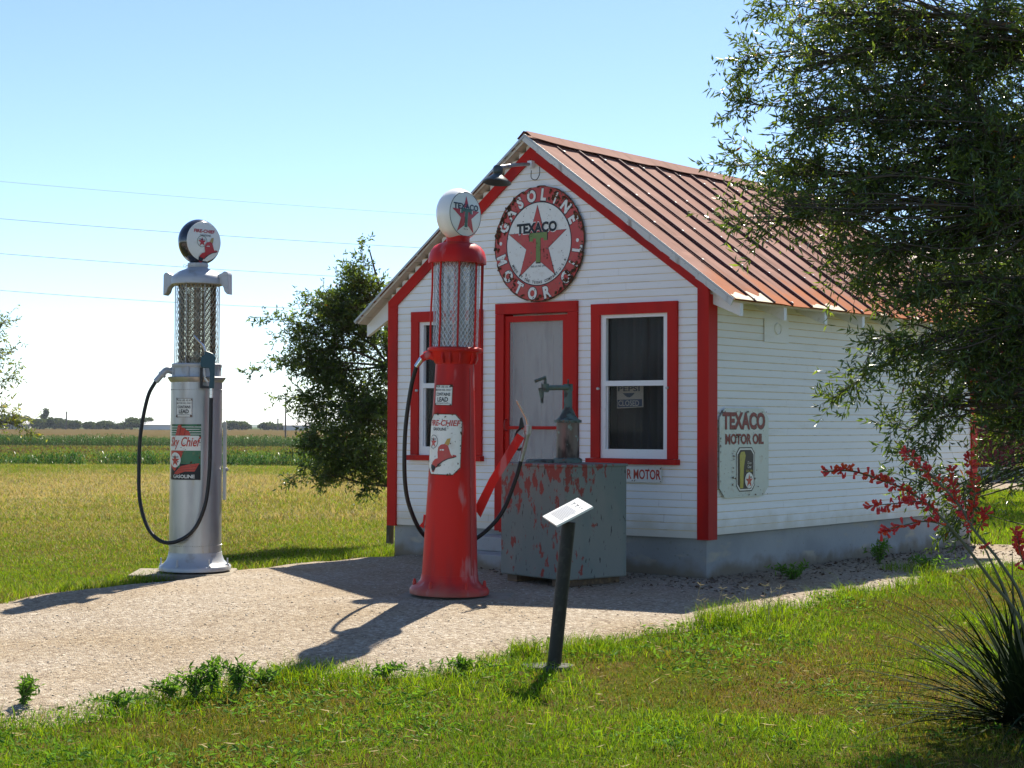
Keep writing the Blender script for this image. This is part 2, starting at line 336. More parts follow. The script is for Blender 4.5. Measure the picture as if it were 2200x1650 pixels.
def glyphs(body, bold):
    k = (body, bold)
    if k not in _gl:
        c = bpy.data.curves.new('lettering', 'FONT'); c.body = body; c.size = 1.0; c.offset = bold; c.resolution_u = 3
        o = bpy.data.objects.new('lettering', c); col.objects.link(o)
        dg = bpy.context.evaluated_depsgraph_get(); me = o.evaluated_get(dg).to_mesh()
        V = [(v.co.x, v.co.y) for v in me.vertices]; F = [tuple(p.vertices) for p in me.polygons]
        o.evaluated_get(dg).to_mesh_clear(); bpy.data.objects.remove(o); bpy.data.curves.remove(c)
        xs = [p[0] for p in V]; ys = [p[1] for p in V]
        _gl[k] = (V, F, (min(xs), max(xs), min(ys), max(ys)))
    return _gl[k]
def plane_map(o, X, Y, N): 
    o, X, Y, N = Vector(o), Vector(X), Vector(Y), Vector(N)
    return lambda x, y, t: o + X * x + Y * y + N * t
def octagon(w, h, c): return [(-w + c, -h), (w - c, -h), (w, -h + c), (w, h - c), (w - c, h), (-w + c, h), (-w, h - c), (-w, -h + c)]
def star_T(w, h, bar, stem):               # the serifed T on the star
    return [(-stem / 2, -h), (stem / 2, -h), (stem / 2, h - bar), (w / 2 - bar * .8, h - bar), (w / 2 - bar * .8, h - bar * 1.5), (w / 2, h - bar * 1.5), (w / 2, h), (-w / 2, h), (-w / 2, h - bar * 1.5), (-w / 2 + bar * .8, h - bar * 1.5), (-w / 2 + bar * .8, h - bar), (-stem / 2, h - bar)]
_hx = lambda x, y: (math.asin(max(-.97, min(.97, (x / 7.857 - 59) / 52))) * .181 + .075, (135 - y / 7.857) / 288)
HELMET = [_hx(*p) for p in [(215, 1240), (204, 1130), (216, 1040), (262, 992), (330, 978), (388, 1002), (425, 1090), (452, 1165), (545, 1178), (552, 1198), (500, 1213), (400, 1238), (300, 1288), (236, 1340), (190, 1405), (150, 1500), (122, 1490), (104, 1420), (122, 1320), (158, 1262)]]
HELM_DARK = [_hx(*p) for p in [(106, 1350), (104, 1420), (122, 1470), (150, 1480), (190, 1400), (160, 1380)]]
HELM_EDGE = [_hx(*p) for p in [(552, 1198), (500, 1213), (400, 1238), (300, 1288), (236, 1340), (190, 1405), (206, 1412), (250, 1358), (310, 1304), (405, 1253), (505, 1228), (556, 1208)]]
HELM_FIN = [_hx(*p) for p in [(326, 976), (372, 884), (436, 870), (424, 950), (402, 1008), (370, 990)]]
HELM_SHIELD = [_hx(*p) for p in [(440, 905), (462, 1030), (486, 1200), (452, 1165), (425, 1090), (406, 1030)]]
def helmet(parts, fn, root, t, k=1., dx=0., dy=0., cut=None):
    S = lambda P: [(x * k + dx, y * k + dy) for x, y in P]
    h = Flat().poly(S(HELMET)).put('helmet_emblem', parts[0], root, fn, t, cut)
    Flat().poly(S(HELM_DARK)).poly(S(HELM_EDGE)).put('helmet_brim', parts[1], h, fn, t + .0008, cut)
    Flat().poly(S(HELM_FIN)).put('helmet_finial', parts[2], h, fn, t + .0008, cut)
    Flat().poly(S(HELM_SHIELD)).put('helmet_shield', parts[3], h, fn, t + .0008, cut)
    sl = Flat(); a = S([_hx(245, 1085), _hx(275, 1072), _hx(275, 1098), _hx(245, 1100)]); b = S([_hx(285, 1072), _hx(322, 1075), _hx(322, 1100), _hx(285, 1100)])
    sl.poly(a).poly(b).put('helmet_glint', parts[3], h, fn, t + .0008, cut)
    return h

# ------------------------------------------------------------------ ground
def vnoise(x, y, seed=0):
    x = np.asarray(x, float); y = np.asarray(y, float)
    xi = np.floor(x).astype(np.int64); yi = np.floor(y).astype(np.int64); fx = x - xi; fy = y - yi
    fx = fx * fx * (3 - 2 * fx); fy = fy * fy * (3 - 2 * fy)
    def h(a, b):
        n = (a * 374761393 + b * 668265263 + seed * 1274126177) & 0xffffffff
        n = ((n ^ (n >> 13)) * 1274126177) & 0xffffffff
        return ((n ^ (n >> 16)) & 0xffff) / 65535.
    return (h(xi, yi) * (1 - fx) + h(xi + 1, yi) * fx) * (1 - fy) + (h(xi, yi + 1) * (1 - fx) + h(xi + 1, yi + 1) * fx) * fy
def fbm(x, y, seed=0): return .55 * vnoise(x, y, seed) + .3 * vnoise(np.asarray(x) * 2.1, np.asarray(y) * 2.1, seed + 1) + .15 * vnoise(np.asarray(x) * 4.3, np.asarray(y) * 4.3, seed + 2)
def terrain(x, y):
    x = np.asarray(x, float); y = np.asarray(y, float)
    t = np.clip((y - 45) / 55, 0, 1); z = -.035 - 3.1 * t * t * (3 - 2 * t)
    z = z - 27 * np.clip((y - 850) / 8150, 0, 1)
    near = np.clip((60 - y) / 20, 0, 1)
    return z + rise(x, y) + near * .05 * (fbm(x * .8, y * .8, 3) - .5)
PAD = np.array([tuple(ground(*q)[:2]) for q in [(-300, 1335), (0, 1288), (300, 1248), (500, 1220), (700, 1200), (846, 1189)]]
    + [(.5, 16.6), (3, 18.2), (4.5, 18.3), (5.08, 17.6), (5.5, 17.4), (6.7, 16.9), (8.2, 16.3), (7.0, 15.8)]
    + [tuple(ground(*q)[:2]) for q in [(2300, 1200), (2120, 1212), (2000, 1234), (1850, 1264), (1700, 1304), (1540, 1340), (1400, 1352), (1300, 1368), (1130, 1394), (1050, 1428), (900, 1442), (600, 1446), (450, 1460), (330, 1494), (150, 1522), (0, 1536), (-300, 1560)]] + [(-4.2, 6.2), (-5.2, 3.5), (-6, 0), (-7, -8), (-30, -8), (-30, 9), (-12, 10.0), (-7, 10.4)])  # gravel behind the viewer is added, unseen, to bounce light onto the front
def pad_dist(x, y):                        # + inside the gravel, - outside
    x = np.asarray(x, float); y = np.asarray(y, float); best = np.full(x.shape, 1e9); ins = np.zeros(x.shape, bool); n = len(PAD)
    for i in range(n):
        ax, ay = PAD[i]; bx, by = PAD[(i + 1) % n]; ex, ey = bx - ax, by - ay
        t = np.clip(((x - ax) * ex + (y - ay) * ey) / (ex * ex + ey * ey), 0, 1)
        best = np.minimum(best, np.hypot(x - ax - t * ex, y - ay - t * ey))
        c = (ay > y) != (by > y); xx = ax + (y - ay) / (by - ay + 1e-12) * ex; ins ^= c & (x < xx)
    return np.where(ins, best, -best) + .34 * (fbm(x * 2.6, y * 2.6, 11) - .5)
def grid_mesh(name, xs, ys, zf, m, keep=None, kind=None, label=None, cat=None):
    X, Y = np.meshgrid(xs, ys); Z = zf(X, Y); nx = len(xs); ny = len(ys)
    V = np.stack([X.ravel(), Y.ravel(), Z.ravel()], 1)
    i, j = np.meshgrid(np.arange(nx - 1), np.arange(ny - 1)); a = (j * nx + i).ravel()
    F = np.stack([a, a + 1, a + nx + 1, a + nx], 1)
    if keep is not None: F = F[keep(X, Y).ravel()[F].any(1)]
    o = mesh_np(name, V, F, [m], smooth=True); return tag(o, label, cat, kind=kind)

def zone_ground():
    m = bpy.data.materials.new('ground_soil_and_fields'); m.use_nodes = True; nt = m.node_tree; N = nt.nodes; L = nt.links; p = N['Principled BSDF']; p.inputs['Roughness'].default_value = 1; p.inputs['Specular IOR Level'].default_value = 0
    geo = N.new('ShaderNodeNewGeometry'); sep = N.new('ShaderNodeSeparateXYZ'); L.new(geo.outputs['Position'], sep.inputs[0])
    def ns(s, d=6.):
        n = N.new('ShaderNodeTexNoise'); n.inputs['Scale'].default_value = s; n.inputs['Detail'].default_value = d; L.new(geo.outputs['Position'], n.inputs['Vector']); return n.outputs[0]
    def math_(op, a, b):
        q = N.new('ShaderNodeMath'); q.operation = op
        for i, z in enumerate((a, b)):
            if isinstance(z, (int, float)): q.inputs[i].default_value = z
            else: L.new(z, q.inputs[i])
        return q.outputs[0]
    wob = math_('MULTIPLY', math_('SUBTRACT', ns(.25), .5), 14.0)
    yy = math_('ADD', sep.outputs['Y'], math_('MULTIPLY', wob, math_('MINIMUM', math_('MULTIPLY', sep.outputs['Y'], .02), 1.0)))
    def mix(f, a, b):
        q = N.new('ShaderNodeMix'); q.data_type = 'RGBA'; L.new(f, q.inputs[0])
        for i, z in ((6, a), (7, b)):
            if isinstance(z, tuple): q.inputs[i].default_value = (*z, 1)
            else: L.new(z, q.inputs[i])
        return q.outputs[2]
    def ramp(x, lo, hi):
        q = N.new('ShaderNodeMapRange'); q.interpolation_type = 'SMOOTHSTEP'; q.inputs[1].default_value = lo; q.inputs[2].default_value = hi; L.new(x, q.inputs[0]); return q.outputs[0]
    c = mix(ramp(ns(1.6), .4, .62), (.055, .065, .010), (.085, .060, .022))         # lawn soil and thatch
    c = mix(ramp(ns(9), .45, .7), c, (.045, .080, .008))
    dry = mix(ramp(ns(.9), .42, .62), (.26, .205, .080), (.17, .16, .050))
    c = mix(ramp(yy, 16, 25), c, dry)
    c = mix(ramp(yy, 36, 43), c, mix(ramp(ns(1.1), .4, .65), (.155, .165, .048), (.12, .15, .045)))
    c = mix(ramp(sep.outputs['Y'], 100, 112), c, mix(ramp(ns(.5), .4, .6), (.10, .085, .022), (.060, .080, .016)))
    c = mix(ramp(sep.outputs['Y'], 275, 300), c, mix(ramp(ns(.06), .4, .6), (.095, .066, .027), (.080, .064, .026)))
    c = mix(ramp(sep.outputs['Y'], 820, 900), c, (.06, .085, .04))
    L.new(c, p.inputs['Base Color'])
    b = N.new('ShaderNodeBump'); b.inputs['Strength'].default_value = .6; b.inputs['Distance'].default_value = .03; L.new(ns(22), b.inputs['Height']); L.new(b.outputs[0], p.inputs['Normal'])
    return m
def gravel_mat():
    m = bpy.data.materials.new('crushed_stone'); m.use_nodes = True; nt = m.node_tree; N = nt.nodes; L = nt.links; p = N['Principled BSDF']; p.inputs['Roughness'].default_value = .9; p.inputs['Specular IOR Level'].default_value = .2
    geo = N.new('ShaderNodeNewGeometry')
    vo = N.new('ShaderNodeTexVoronoi'); vo.inputs['Scale'].default_value = 48; L.new(geo.outputs['Position'], vo.inputs['Vector'])
    v2 = N.new('ShaderNodeTexVoronoi'); v2.inputs['Scale'].default_value = 110; L.new(geo.outputs['Position'], v2.inputs['Vector'])
    hsv = N.new('ShaderNodeSeparateColor'); L.new(vo.outputs['Color'], hsv.inputs[0])
    rp = N.new('ShaderNodeValToRGB'); e = rp.color_ramp.elements
    e[0].position = 0; e[0].color = (.20, .155, .115, 1); e[1].position = 1; e[1].color = (.48, .42, .34, 1)
    for q, c in ((.25, (.29, .235, .175, 1)), (.55, (.335, .275, .205, 1)), (.8, (.37, .315, .245, 1))):
        k = e.new(q); k.color = c
    L.new(hsv.outputs[0], rp.inputs[0])
    n = N.new('ShaderNodeTexNoise'); n.inputs['Scale'].default_value = 1.1; n.inputs['Detail'].default_value = 6; L.new(geo.outputs['Position'], n.inputs['Vector'])
    mr = N.new('ShaderNodeMapRange'); mr.inputs[1].default_value = .4; mr.inputs[2].default_value = .68; L.new(n.outputs[0], mr.inputs[0])
    mx = N.new('ShaderNodeMix'); mx.data_type = 'RGBA'; mx.blend_type = 'MULTIPLY'; L.new(mr.outputs[0], mx.inputs[0]); L.new(rp.outputs[0], mx.inputs[6]); mx.inputs[7].default_value = (.86, .80, .70, 1)
    L.new(mx.outputs[2], p.inputs['Base Color'])
    ad = N.new('ShaderNodeMath'); ad.operation = 'ADD'; L.new(vo.outputs['Distance'], ad.inputs[0]); L.new(v2.outputs['Distance'], ad.inputs[1])
    b = N.new('ShaderNodeBump'); b.invert = True; b.inputs['Strength'].default_value = .8; b.inputs['Distance'].default_value = .012; L.new(ad.outputs[0], b.inputs['Height']); L.new(b.outputs[0], p.inputs['Normal'])
    return m
_xs = np.concatenate([-np.geomspace(14, 4100, 32)[::-1], np.arange(-13, 13.01, .5), np.geomspace(14, 4100, 32)])
_ys = np.concatenate([[-60, -20, -6, 0], np.arange(2, 60, .6), np.arange(60, 110, 2.5), np.geomspace(110, 6000, 38)])
grid_mesh('ground', _xs, _ys, terrain, zone_ground(), kind='structure', label='flat lawn and fields running out to the horizon', cat='ground')
GRAVEL = gravel_mat()
grid_mesh('gravel_yard', np.concatenate([np.arange(-31, -9.5, .5), np.arange(-9.5, 8.6, .12)]), np.concatenate([np.arange(-9, 4.5, .5), np.arange(4.5, 18.8, .12)]), lambda X, Y: rise(X, Y) + np.clip(pad_dist(X, Y) / .22, -1, 1) * .035 - .035 + .012 * (fbm(X * 1.3, Y * 1.3, 5) - .5), GRAVEL, keep=lambda X, Y: pad_dist(X, Y) > -.25, kind='structure', label='pale crushed stone yard under the pumps and shed', cat='gravel')

# hills on the horizon
hv = MB(); n = 90
for k, (dist, hh, sd) in enumerate(((3400, 8.5, 1), (5200, 13, 5))):
    top = [(-3200 + 6400 * i / n, dist, (-12.0 if k == 0 else -17.5) + hh * (.35 + .65 * float(fbm(i * .12 + sd, sd * 1.0, sd)))) for i in range(n + 1)]
    for i in range(n):
        a, b = top[i], top[i + 1]
        hv.add([(a[0], a[1] - 400, -24), (b[0], b[1] - 400, -24), b, a, (a[0], a[1] + 500, -26), (b[0], b[1] + 500, -26)], [(0, 1, 2, 3), (3, 2, 5, 4)])
hv.build('hills', mat('far_hills', (.05, .075, .04), .95), None, True); tag(bpy.data.objects['hills'], kind='structure')
# ------------------------------------------------------------------ filling station
YAW = R(-40.466); HOME = (-1.1933, 15.7212, 0)
W, LEN, ZS, RU, RZ, OV = 3.722, 5.21, .31, 1.80, 3.926, .11
EAVE_R, EAVE_L = (4.05, 2.341), (-.418, 2.276)
def settle(p): return Vector((p[0], p[1], p[2] - .0107 * (p[2] - 1.4) * (p[0] - 1.861)))
house = empty('filling_station', HOME, YAW, 'small white clapboard filling station with red trim and rusty metal roof', 'building')
def hb(mb, name, m, parent=house, smooth=False): return mb.build(name, m, parent, smooth, settle)
def roof_under(u): return RZ - .045 - ((RZ - EAVE_R[1]) / (EAVE_R[0] - RU) * (u - RU) if u > RU else (RZ - EAVE_L[1]) / (RU - EAVE_L[0]) * (RU - u))
fx = lambda u, z, t: Vector((u, -t, z)); bx_ = lambda u, z, t: Vector((u, LEN + t, z))
sx = lambda v, z, t: Vector((W + t, v, z)); lx = lambda v, z, t: Vector((-t, v, z))
def siding(fn, a, b, z0, z1, gable=False, holes=(), step=.0655):
    mb = MB(); z = z0; k = 0
    while z < z1 - .01:
        zt = min(z + step, z1 + .02); ia, ib = a, b
        if gable:
            zm = zt - .02; sl = (RZ - EAVE_L[1]) / (RU - EAVE_L[0]); sr = (RZ - EAVE_R[1]) / (EAVE_R[0] - RU)
            ia = max(a, RU - (RZ - .05 - zm) / sl); ib = min(b, RU + (RZ - .05 - zm) / sr)
        seg = [(ia, ib)] if ib > ia else []
        for (ha, hb_, hz0, hz1) in holes:
            if hz0 < z + step * .5 < hz1:
                seg = [q for s0, s1 in seg for q in ((s0, min(s1, ha)), (max(s0, hb_), s1)) if q[1] - q[0] > .005]
        for s0, s1 in seg:
            w0 = .0060 + .0007 * math.sin(k * 7.3)
            cuts = [s0]; g = random.Random(k * 13 + int(s0 * 100))
            while cuts[-1] < s1 - 1.2: cuts.append(min(s1, cuts[-1] + g.uniform(.9, 2.4)))
            if cuts[-1] < s1: cuts.append(s1)
            for c0, c1 in zip(cuts, cuts[1:]):
                e0, e1 = (g.uniform(-.0015, .0015) for _ in '12'); c1_ = c1 - (.0015 if c1 < s1 else 0)
                mb.cur = 0; mb.add([fn(c0, z + e0, w0), fn(c1_, z + e1, w0), fn(c1_, zt - .007, .0048), fn(c0, zt - .007, .0048)], [(0, 1, 2, 3)])
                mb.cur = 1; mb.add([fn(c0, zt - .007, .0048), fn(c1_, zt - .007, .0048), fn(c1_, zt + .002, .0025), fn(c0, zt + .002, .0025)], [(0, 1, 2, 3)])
                mb.add([fn(c0, z + e0, w0), fn(c1_, z + e1, w0), fn(c1_, z + .001 + e1, .001), fn(c0, z + .001 + e0, .001)], [(3, 2, 1, 0)])
        z += step; k += 1
    return mb
WIN = [(2.511, 3.430), (.297, 1.216)]
holes = [(1.44, 2.30, .2, 2.34)] + [(a + .05, b - .05, .96, 2.31) for a, b in WIN]
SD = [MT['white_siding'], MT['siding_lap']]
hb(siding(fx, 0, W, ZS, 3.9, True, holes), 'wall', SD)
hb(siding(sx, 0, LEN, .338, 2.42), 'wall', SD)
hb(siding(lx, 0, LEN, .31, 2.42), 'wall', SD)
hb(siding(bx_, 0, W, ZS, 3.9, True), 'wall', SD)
f = MB(); f.box(.03, W - .03, .03, LEN - .03, -.25, .33); hb(f, 'foundation', MT['concrete'])
fl = MB(); fl.box(.05, W - .05, .15, LEN - .05, .335, .36); hb(fl, 'floor', MT['inside'])
for u0, u1 in ((-.026, .093), (W - .088, W + .026)):
    for v0, v1, y0, y1 in ((-.026, .0, 0, .108), (LEN, LEN + .026, LEN - .108, LEN)):
        b = MB(); b.box(u0, u1, v0, v1, .30, 2.47); uo = (-.026, 0) if u0 < 0 else (W, W + .026)
        b.box(uo[0], uo[1], y0, y1, .30, 2.40); hb(b, 'corner_board', MT['red_trim'])
for fn in (fx, bx_):
    for s in (0, 1):
        P = [(-.02, 2.462), (RU, 3.823), (RU, 3.700), (.098, 2.425), (-.02, 2.40)] if s == 0 else [(RU, 3.823), (W + .02, 2.468), (W + .02, 2.41), (W - .09, 2.455), (RU, 3.712)]
        b = MB(); b.prism(P, fn, .0135, .030); hb(b, 'rake_board', MT['red_trim'])
# roof
def roof_metal():
    m = mat('roof_metal', (.215, .098, .074), .8, 0, .10, layers=[((2, .5, 2), (.26, .132, .104), .45, .70), ((1.5, 7, 1.5), (.145, .060, .042), .46, .72), ((6, 1.2, 6), (.33, .17, .13), .60, .75)], bump=((4, 4, 4), .12, .01))
    nt = m.node_tree; N = nt.nodes; L = nt.links; p = N['Principled BSDF']; src = p.inputs['Base Color'].links[0].from_socket
    tc = N.new('ShaderNodeTexCoord'); sp = N.new('ShaderNodeSeparateXYZ'); L.new(tc.outputs['Object'], sp.inputs[0])
    nz = N.new('ShaderNodeTexNoise'); nz.inputs['Scale'].default_value = 3.5; nz.inputs['Detail'].default_value = 7; L.new(tc.outputs['Object'], nz.inputs['Vector'])
    a = N.new('ShaderNodeMath'); a.operation = 'MULTIPLY_ADD'; L.new(nz.outputs[0], a.inputs[0]); a.inputs[1].default_value = .65; L.new(sp.outputs['Z'], a.inputs[2])
    mr = N.new('ShaderNodeMapRange'); mr.interpolation_type = 'SMOOTHSTEP'; mr.inputs[1].default_value = 2.98; mr.inputs[2].default_value = 2.68; L.new(a.outputs[0], mr.inputs[0])
    mx = N.new('ShaderNodeMix'); mx.data_type = 'RGBA'; L.new(mr.outputs[0], mx.inputs[0]); L.new(src, mx.inputs[6]); mx.inputs[7].default_value = (.30, .085, .022, 1)
    L.new(mx.outputs[2], p.inputs['Base Color']); return m
RM = roof_metal(); RIBM = mat('roof_rib_shade', (.10, .042, .040), .7, 0, .15)  # ribs darker than the panels: their shade is put into the colour
def slope(eave):
    d = Vector((eave[0] - RU, 0, eave[1] - RZ)); ln = d.length; d.normalize(); nn = Vector((-d.z, 0, d.x)) if d.x > 0 else Vector((d.z, 0, -d.x))
    return ln, (lambda s, v, t: Vector((RU, v, RZ)) + d * s + nn * t)
V0, V1 = -OV, LEN + OV
for eave in (EAVE_R, EAVE_L):
    ln, fn = slope(eave); mb = MB(); g = random.Random(3)
    def sb(s0, s1, v0, v1, t0, t1, mbx=None):
        (mbx or mb).add([fn(s, v, t) for t in (t0, t1) for v in (v0, v1) for s in (s0, s1)], [(0, 2, 3, 1), (4, 5, 7, 6), (0, 1, 5, 4), (2, 6, 7, 3), (0, 4, 6, 2), (1, 3, 7, 5)])
    nv = 35; ns_ = 12
    vv = [V0 + (V1 - V0) * i / nv for i in range(nv + 1)]; ss = [ln * j / ns_ for j in range(ns_ + 1)]
    top = [[fn(s + (g.uniform(-.006, .012) if j == ns_ else 0), v, g.uniform(-.0035, .0035)) for j, s in enumerate(ss)] for v in vv]
    V = [p for r_ in top for p in r_]; k = ns_ + 1
    mb.add(V, [(i * k + j, (i + 1) * k + j, (i + 1) * k + j + 1, i * k + j + 1) for i in range(nv) for j in range(ns_)])
    sb(0, ln - .01, V0, V1, -.016, -.006)
    i = 0; v = V0 + .315
    while v < V1 - .1:
        w, h = (.012, .014) if i % 2 == 0 else (.017, .021)
        mb.cur = 1; s1 = ln + g.uniform(-.01, .012); jit = g.uniform(-.006, .006)
        P = [(v - w, .0), (v - w * .6, h), (v + w * .6, h), (v + w, .0)]
        mb.add([fn(s, a + jit * q, t) for s, q in ((.05, -1), (s1, 1)) for a, t in P], [(0, 1, 5, 4), (1, 2, 6, 5), (2, 3, 7, 6), (0, 3, 2, 1), (4, 5, 6, 7)])
        mb.cur = 2
        for s in np.arange(.25 + .1 * (i % 2), ln, .62): sb(s - .009, s + .009, v - .009, v + .009, h, h + .008)
        mb.cur = 0; v += .312; i += 1
    rp = hb(mb, 'roof_panel', [RM, RIBM, MT['galv']])
    cap = MB(); 
    for i in range(22):
        v0 = V0 + (V1 - V0) * i / 22; v1 = V0 + (V1 - V0) * (i + 1) / 22
        if i == 0: e0 = .09
        e1 = .15 + g.uniform(-.025, .02)
        cap.add([fn(-.01, v0, .036), fn(-.01, v1, .036), fn(e1, v1, .030), fn(e0, v0, .030), fn(e1, v1, .025), fn(e0, v0, .025)], [(0, 1, 2, 3), (3, 2, 4, 5)]); e0 = e1
    hb(cap, 'ridge_cap', RM, rp)
    dk = MB(); s = .02
    while s < ln - .04:
        e = min(s + g.uniform(.13, .16), ln - .01); dk.add([fn(a, v, t) for t in (-.040, -.017) for v in (V0 + .018, V1 - .018) for a in (s, e - .005)], [(0, 2, 3, 1), (4, 5, 7, 6), (0, 1, 5, 4), (2, 6, 7, 3), (0, 4, 6, 2), (1, 3, 7, 5)]); s = e
    hb(dk, 'soffit_boards', MT['soffit'])
    for v in (V0, V1 - .02):
        fa = MB(); n = 26; fd = .060 if eave[0] > RU else .020
        for i in range(n):
            a, b = ln * i / n, ln * (i + 1) / n - (.002 if g.random() < .2 else 0); d0 = fd + g.uniform(-.005, .005); d1 = fd + g.uniform(-.005, .005)
            fa.add([fn(a, v, -.005), fn(b, v, -.005), fn(b, v, -d1), fn(a, v, -d0), fn(a, v + .016, -.005), fn(b, v + .016, -.005), fn(b, v + .016, -d1), fn(a, v + .016, -d0)], [(0, 3, 2, 1), (4, 5, 6, 7), (0, 1, 5, 4), (3, 7, 6, 2), (0, 4, 7, 3), (1, 2, 6, 5)])
        hb(fa, 'rake_fascia', MT['fascia'])
        dr = MB(); dr.add([fn(a, vv_, t) for t in (-.014, .006) for vv_ in ((v - .006, v - .003) if v < 1 else (v + .023, v + .026)) for a in (0, ln)], [(0, 2, 3, 1), (4, 5, 7, 6), (0, 1, 5, 4), (2, 6, 7, 3), (0, 4, 6, 2), (1, 3, 7, 5)])
        hb(dr, 'drip_edge', MT['galv'])
    sgn = 1 if eave[0] > RU else -1
    for i in range(8):
        v = .04 + i * .70; uw = W if sgn > 0 else 0; ue = EAVE_R[0] - .035 if sgn > 0 else EAVE_L[0] + .03
        P = [(uw, roof_under(uw) + .0), (ue, roof_under(ue)), (ue, roof_under(ue) - .115), (uw, roof_under(uw) - .20)]
        b = MB(); b.prism(P, lambda x, z, t: Vector((x, t, z)), v, v + .045); hb(b, 'rafter_tail', MT['white_paint'])
    if sgn > 0:
        for va, vb, dep in ((V0 + .02, .19, .11), (.225, .50, .15), (1.17, 1.43, .07), (1.47, 1.74, .10), (2.4, 2.6, .05), (3.1, 3.25, .05)):
            P = [(ln + .004, va), (ln + .004, vb)] + [(ln - dep * (.8 + .25 * math.sin(q * 5 + va * 9)), vb + (va - vb) * q / 6) for q in range(7)]
            b = MB(); b.prism(P, lambda s, v, t: fn(s, v, t), .0045, .0075); hb(b, 'bare_tin_patch', MT['raw_tin'], rp)
# windows
for (a, b) in WIN:
    c = MB(); zt, zb = 2.353, .985
    c.box(a, a + .098, -.034, .0, zb, zt - .098); c.box(b - .098, b, -.034, .0, zb, zt - .098); c.box(a, b, -.036, .0, zt - .098, zt)
    win = hb(c, 'window', MT['red_trim'])
    q = MB(); q.box(a - .035, b + .018, -.062, .02, .935, .983); hb(q, 'sill', MT['red_trim'], win)
    ga, gb = a + .151, b - .150
    q = MB()
    for u0, u1, z0, z1, y0, y1 in ((a + .098, ga, .985, 2.272, -.012, .03), (gb, b - .098, .985, 2.272, -.012, .03), (ga, gb, 2.225, 2.272, -.012, .03), (ga, gb, .985, 1.066, -.012, .03), (ga, gb, 1.623, 1.669, -.014, .03),
        (ga, ga + .012, 1.066, 1.623, .005, .03), (gb - .012, gb, 1.066, 1.623, .005, .03)): q.box(u0, u1, y0, y1, z0, z1)
    sash = hb(q, 'sash', MT['white_paint'], win)
    for z0, z1, y in ((1.669, 2.225, .020), (1.066, 1.623, .012)):
        q = MB(); q.box(ga, gb, y, y + .004, z0, z1); hb(q, 'pane', MT['pane'], win)
    q = MB(); n = 60; V = []
    for i in range(n + 1):
        u = a + .02 + (b - a - .04) * i / n; y = .16 + .022 * math.sin(i * 1.05) + .012 * math.sin(i * .37)
        V += [(u, y, .90), (u, y, 2.36)]
    q.add(V, [(2 * i, 2 * i + 2, 2 * i + 3, 2 * i + 1) for i in range(n)]); hb(q, 'curtain', MT['curtain'], win, True)
    for u in (a + .09, b - .09):
        q = MB(); q.lathe([(.0, 0), (.012, 0), (.012, .02), (0, .022)], 8, Matrix.Translation((u, -.034, 1.60)) @ Matrix.Rotation(R(90), 4, 'X')); hb(q, 'sash_pin', MT['galv'], win)
# door
c = MB(); c.box(1.388, 1.491, -.034, 0, .30, 2.296); c.box(2.246, 2.352, -.034, 0, .30, 2.296); c.box(1.388, 2.352, -.036, 0, 2.298, 2.394)
c.box(1.470, 1.491, 0, .13, .31, 2.30); c.box(2.246, 2.267, 0, .13, .31, 2.30); c.box(1.470, 2.267, 0, .13, 2.297, 2.32); c.box(1.46, 2.28, -.05, .13, .29, .325)
door_frame = hb(c, 'door_frame', MT['red_trim'])
c = MB(); y0, y1 = -.014, .014
c.box(1.496, 1.543, y0, y1, .335, 2.276); c.box(2.179, 2.241, y0, y1, .335, 2.276); c.box(1.543, 2.179, y0, y1, 2.222, 2.276); c.box(1.543, 2.179, y0, y1, .335, .52); c.box(1.543, 2.179, y0, y1, 1.236, 1.264)
sdoor = hb(c, 'screen_door', MT['red_trim'])
c = MB(); c.box(1.543, 2.179, -.001, .001, .52, 2.222); hb(c, 'screen', MT['insect_screen'], sdoor)
c = MB(); c.tube(catmull([(1.52, -.014, 1.22), (1.52, -.045, 1.235), (1.52, -.045, 1.31), (1.52, -.014, 1.325)], 4), .007); hb(c, 'handle', MT['dark_red'], sdoor)
c = MB(); c.box(1.491, 2.246, .105, .145, .33, 2.297)
for u0, u1 in ((1.60, 1.84), (1.90, 1.905), (1.96, 2.16)):
    for z0, z1 in ((.55, 1.10), (1.30, 2.12)):
        if u1 - u0 < .01: continue
        c.box(u0, u1, .097, .105, z0, z0 + .018); c.box(u0, u1, .097, .105, z1 - .018, z1); c.box(u0, u0 + .018, .097, .105, z0 + .018, z1 - .018); c.box(u1 - .018, u1, .097, .105, z0 + .018, z1 - .018)
hb(c, 'door', MT['door_paint'])
c = MB(); c.prism([(.872, 2.03), (1.275, 2.03), (1.275, 2.238), (.872, 2.238)], sx, .010, .022)
vent = hb(c, 'vent_cover', MT['white_siding'])
c = MB(); c.lathe([(.050, 0), (.055, .0), (.055, .012), (.047, .014), (.047, .003), (.0, .002)], 28, Matrix.Translation((W + .022, 1.085, 2.155)) @ Matrix.Rotation(R(90), 4, 'Y')); hb(c, 'vent_ring', MT['white_siding'], vent)
st = empty('concrete_steps', HOME, YAW, 'two weathered concrete steps below the red screen door', 'steps')
c = MB(); c.box(1.28, 2.46, -.58, .025, -.1, .125); c.box(1.28, 2.46, -.29, .024, .126, .255); c.build('step_blocks', MT['concrete'], st, bevel=.008)

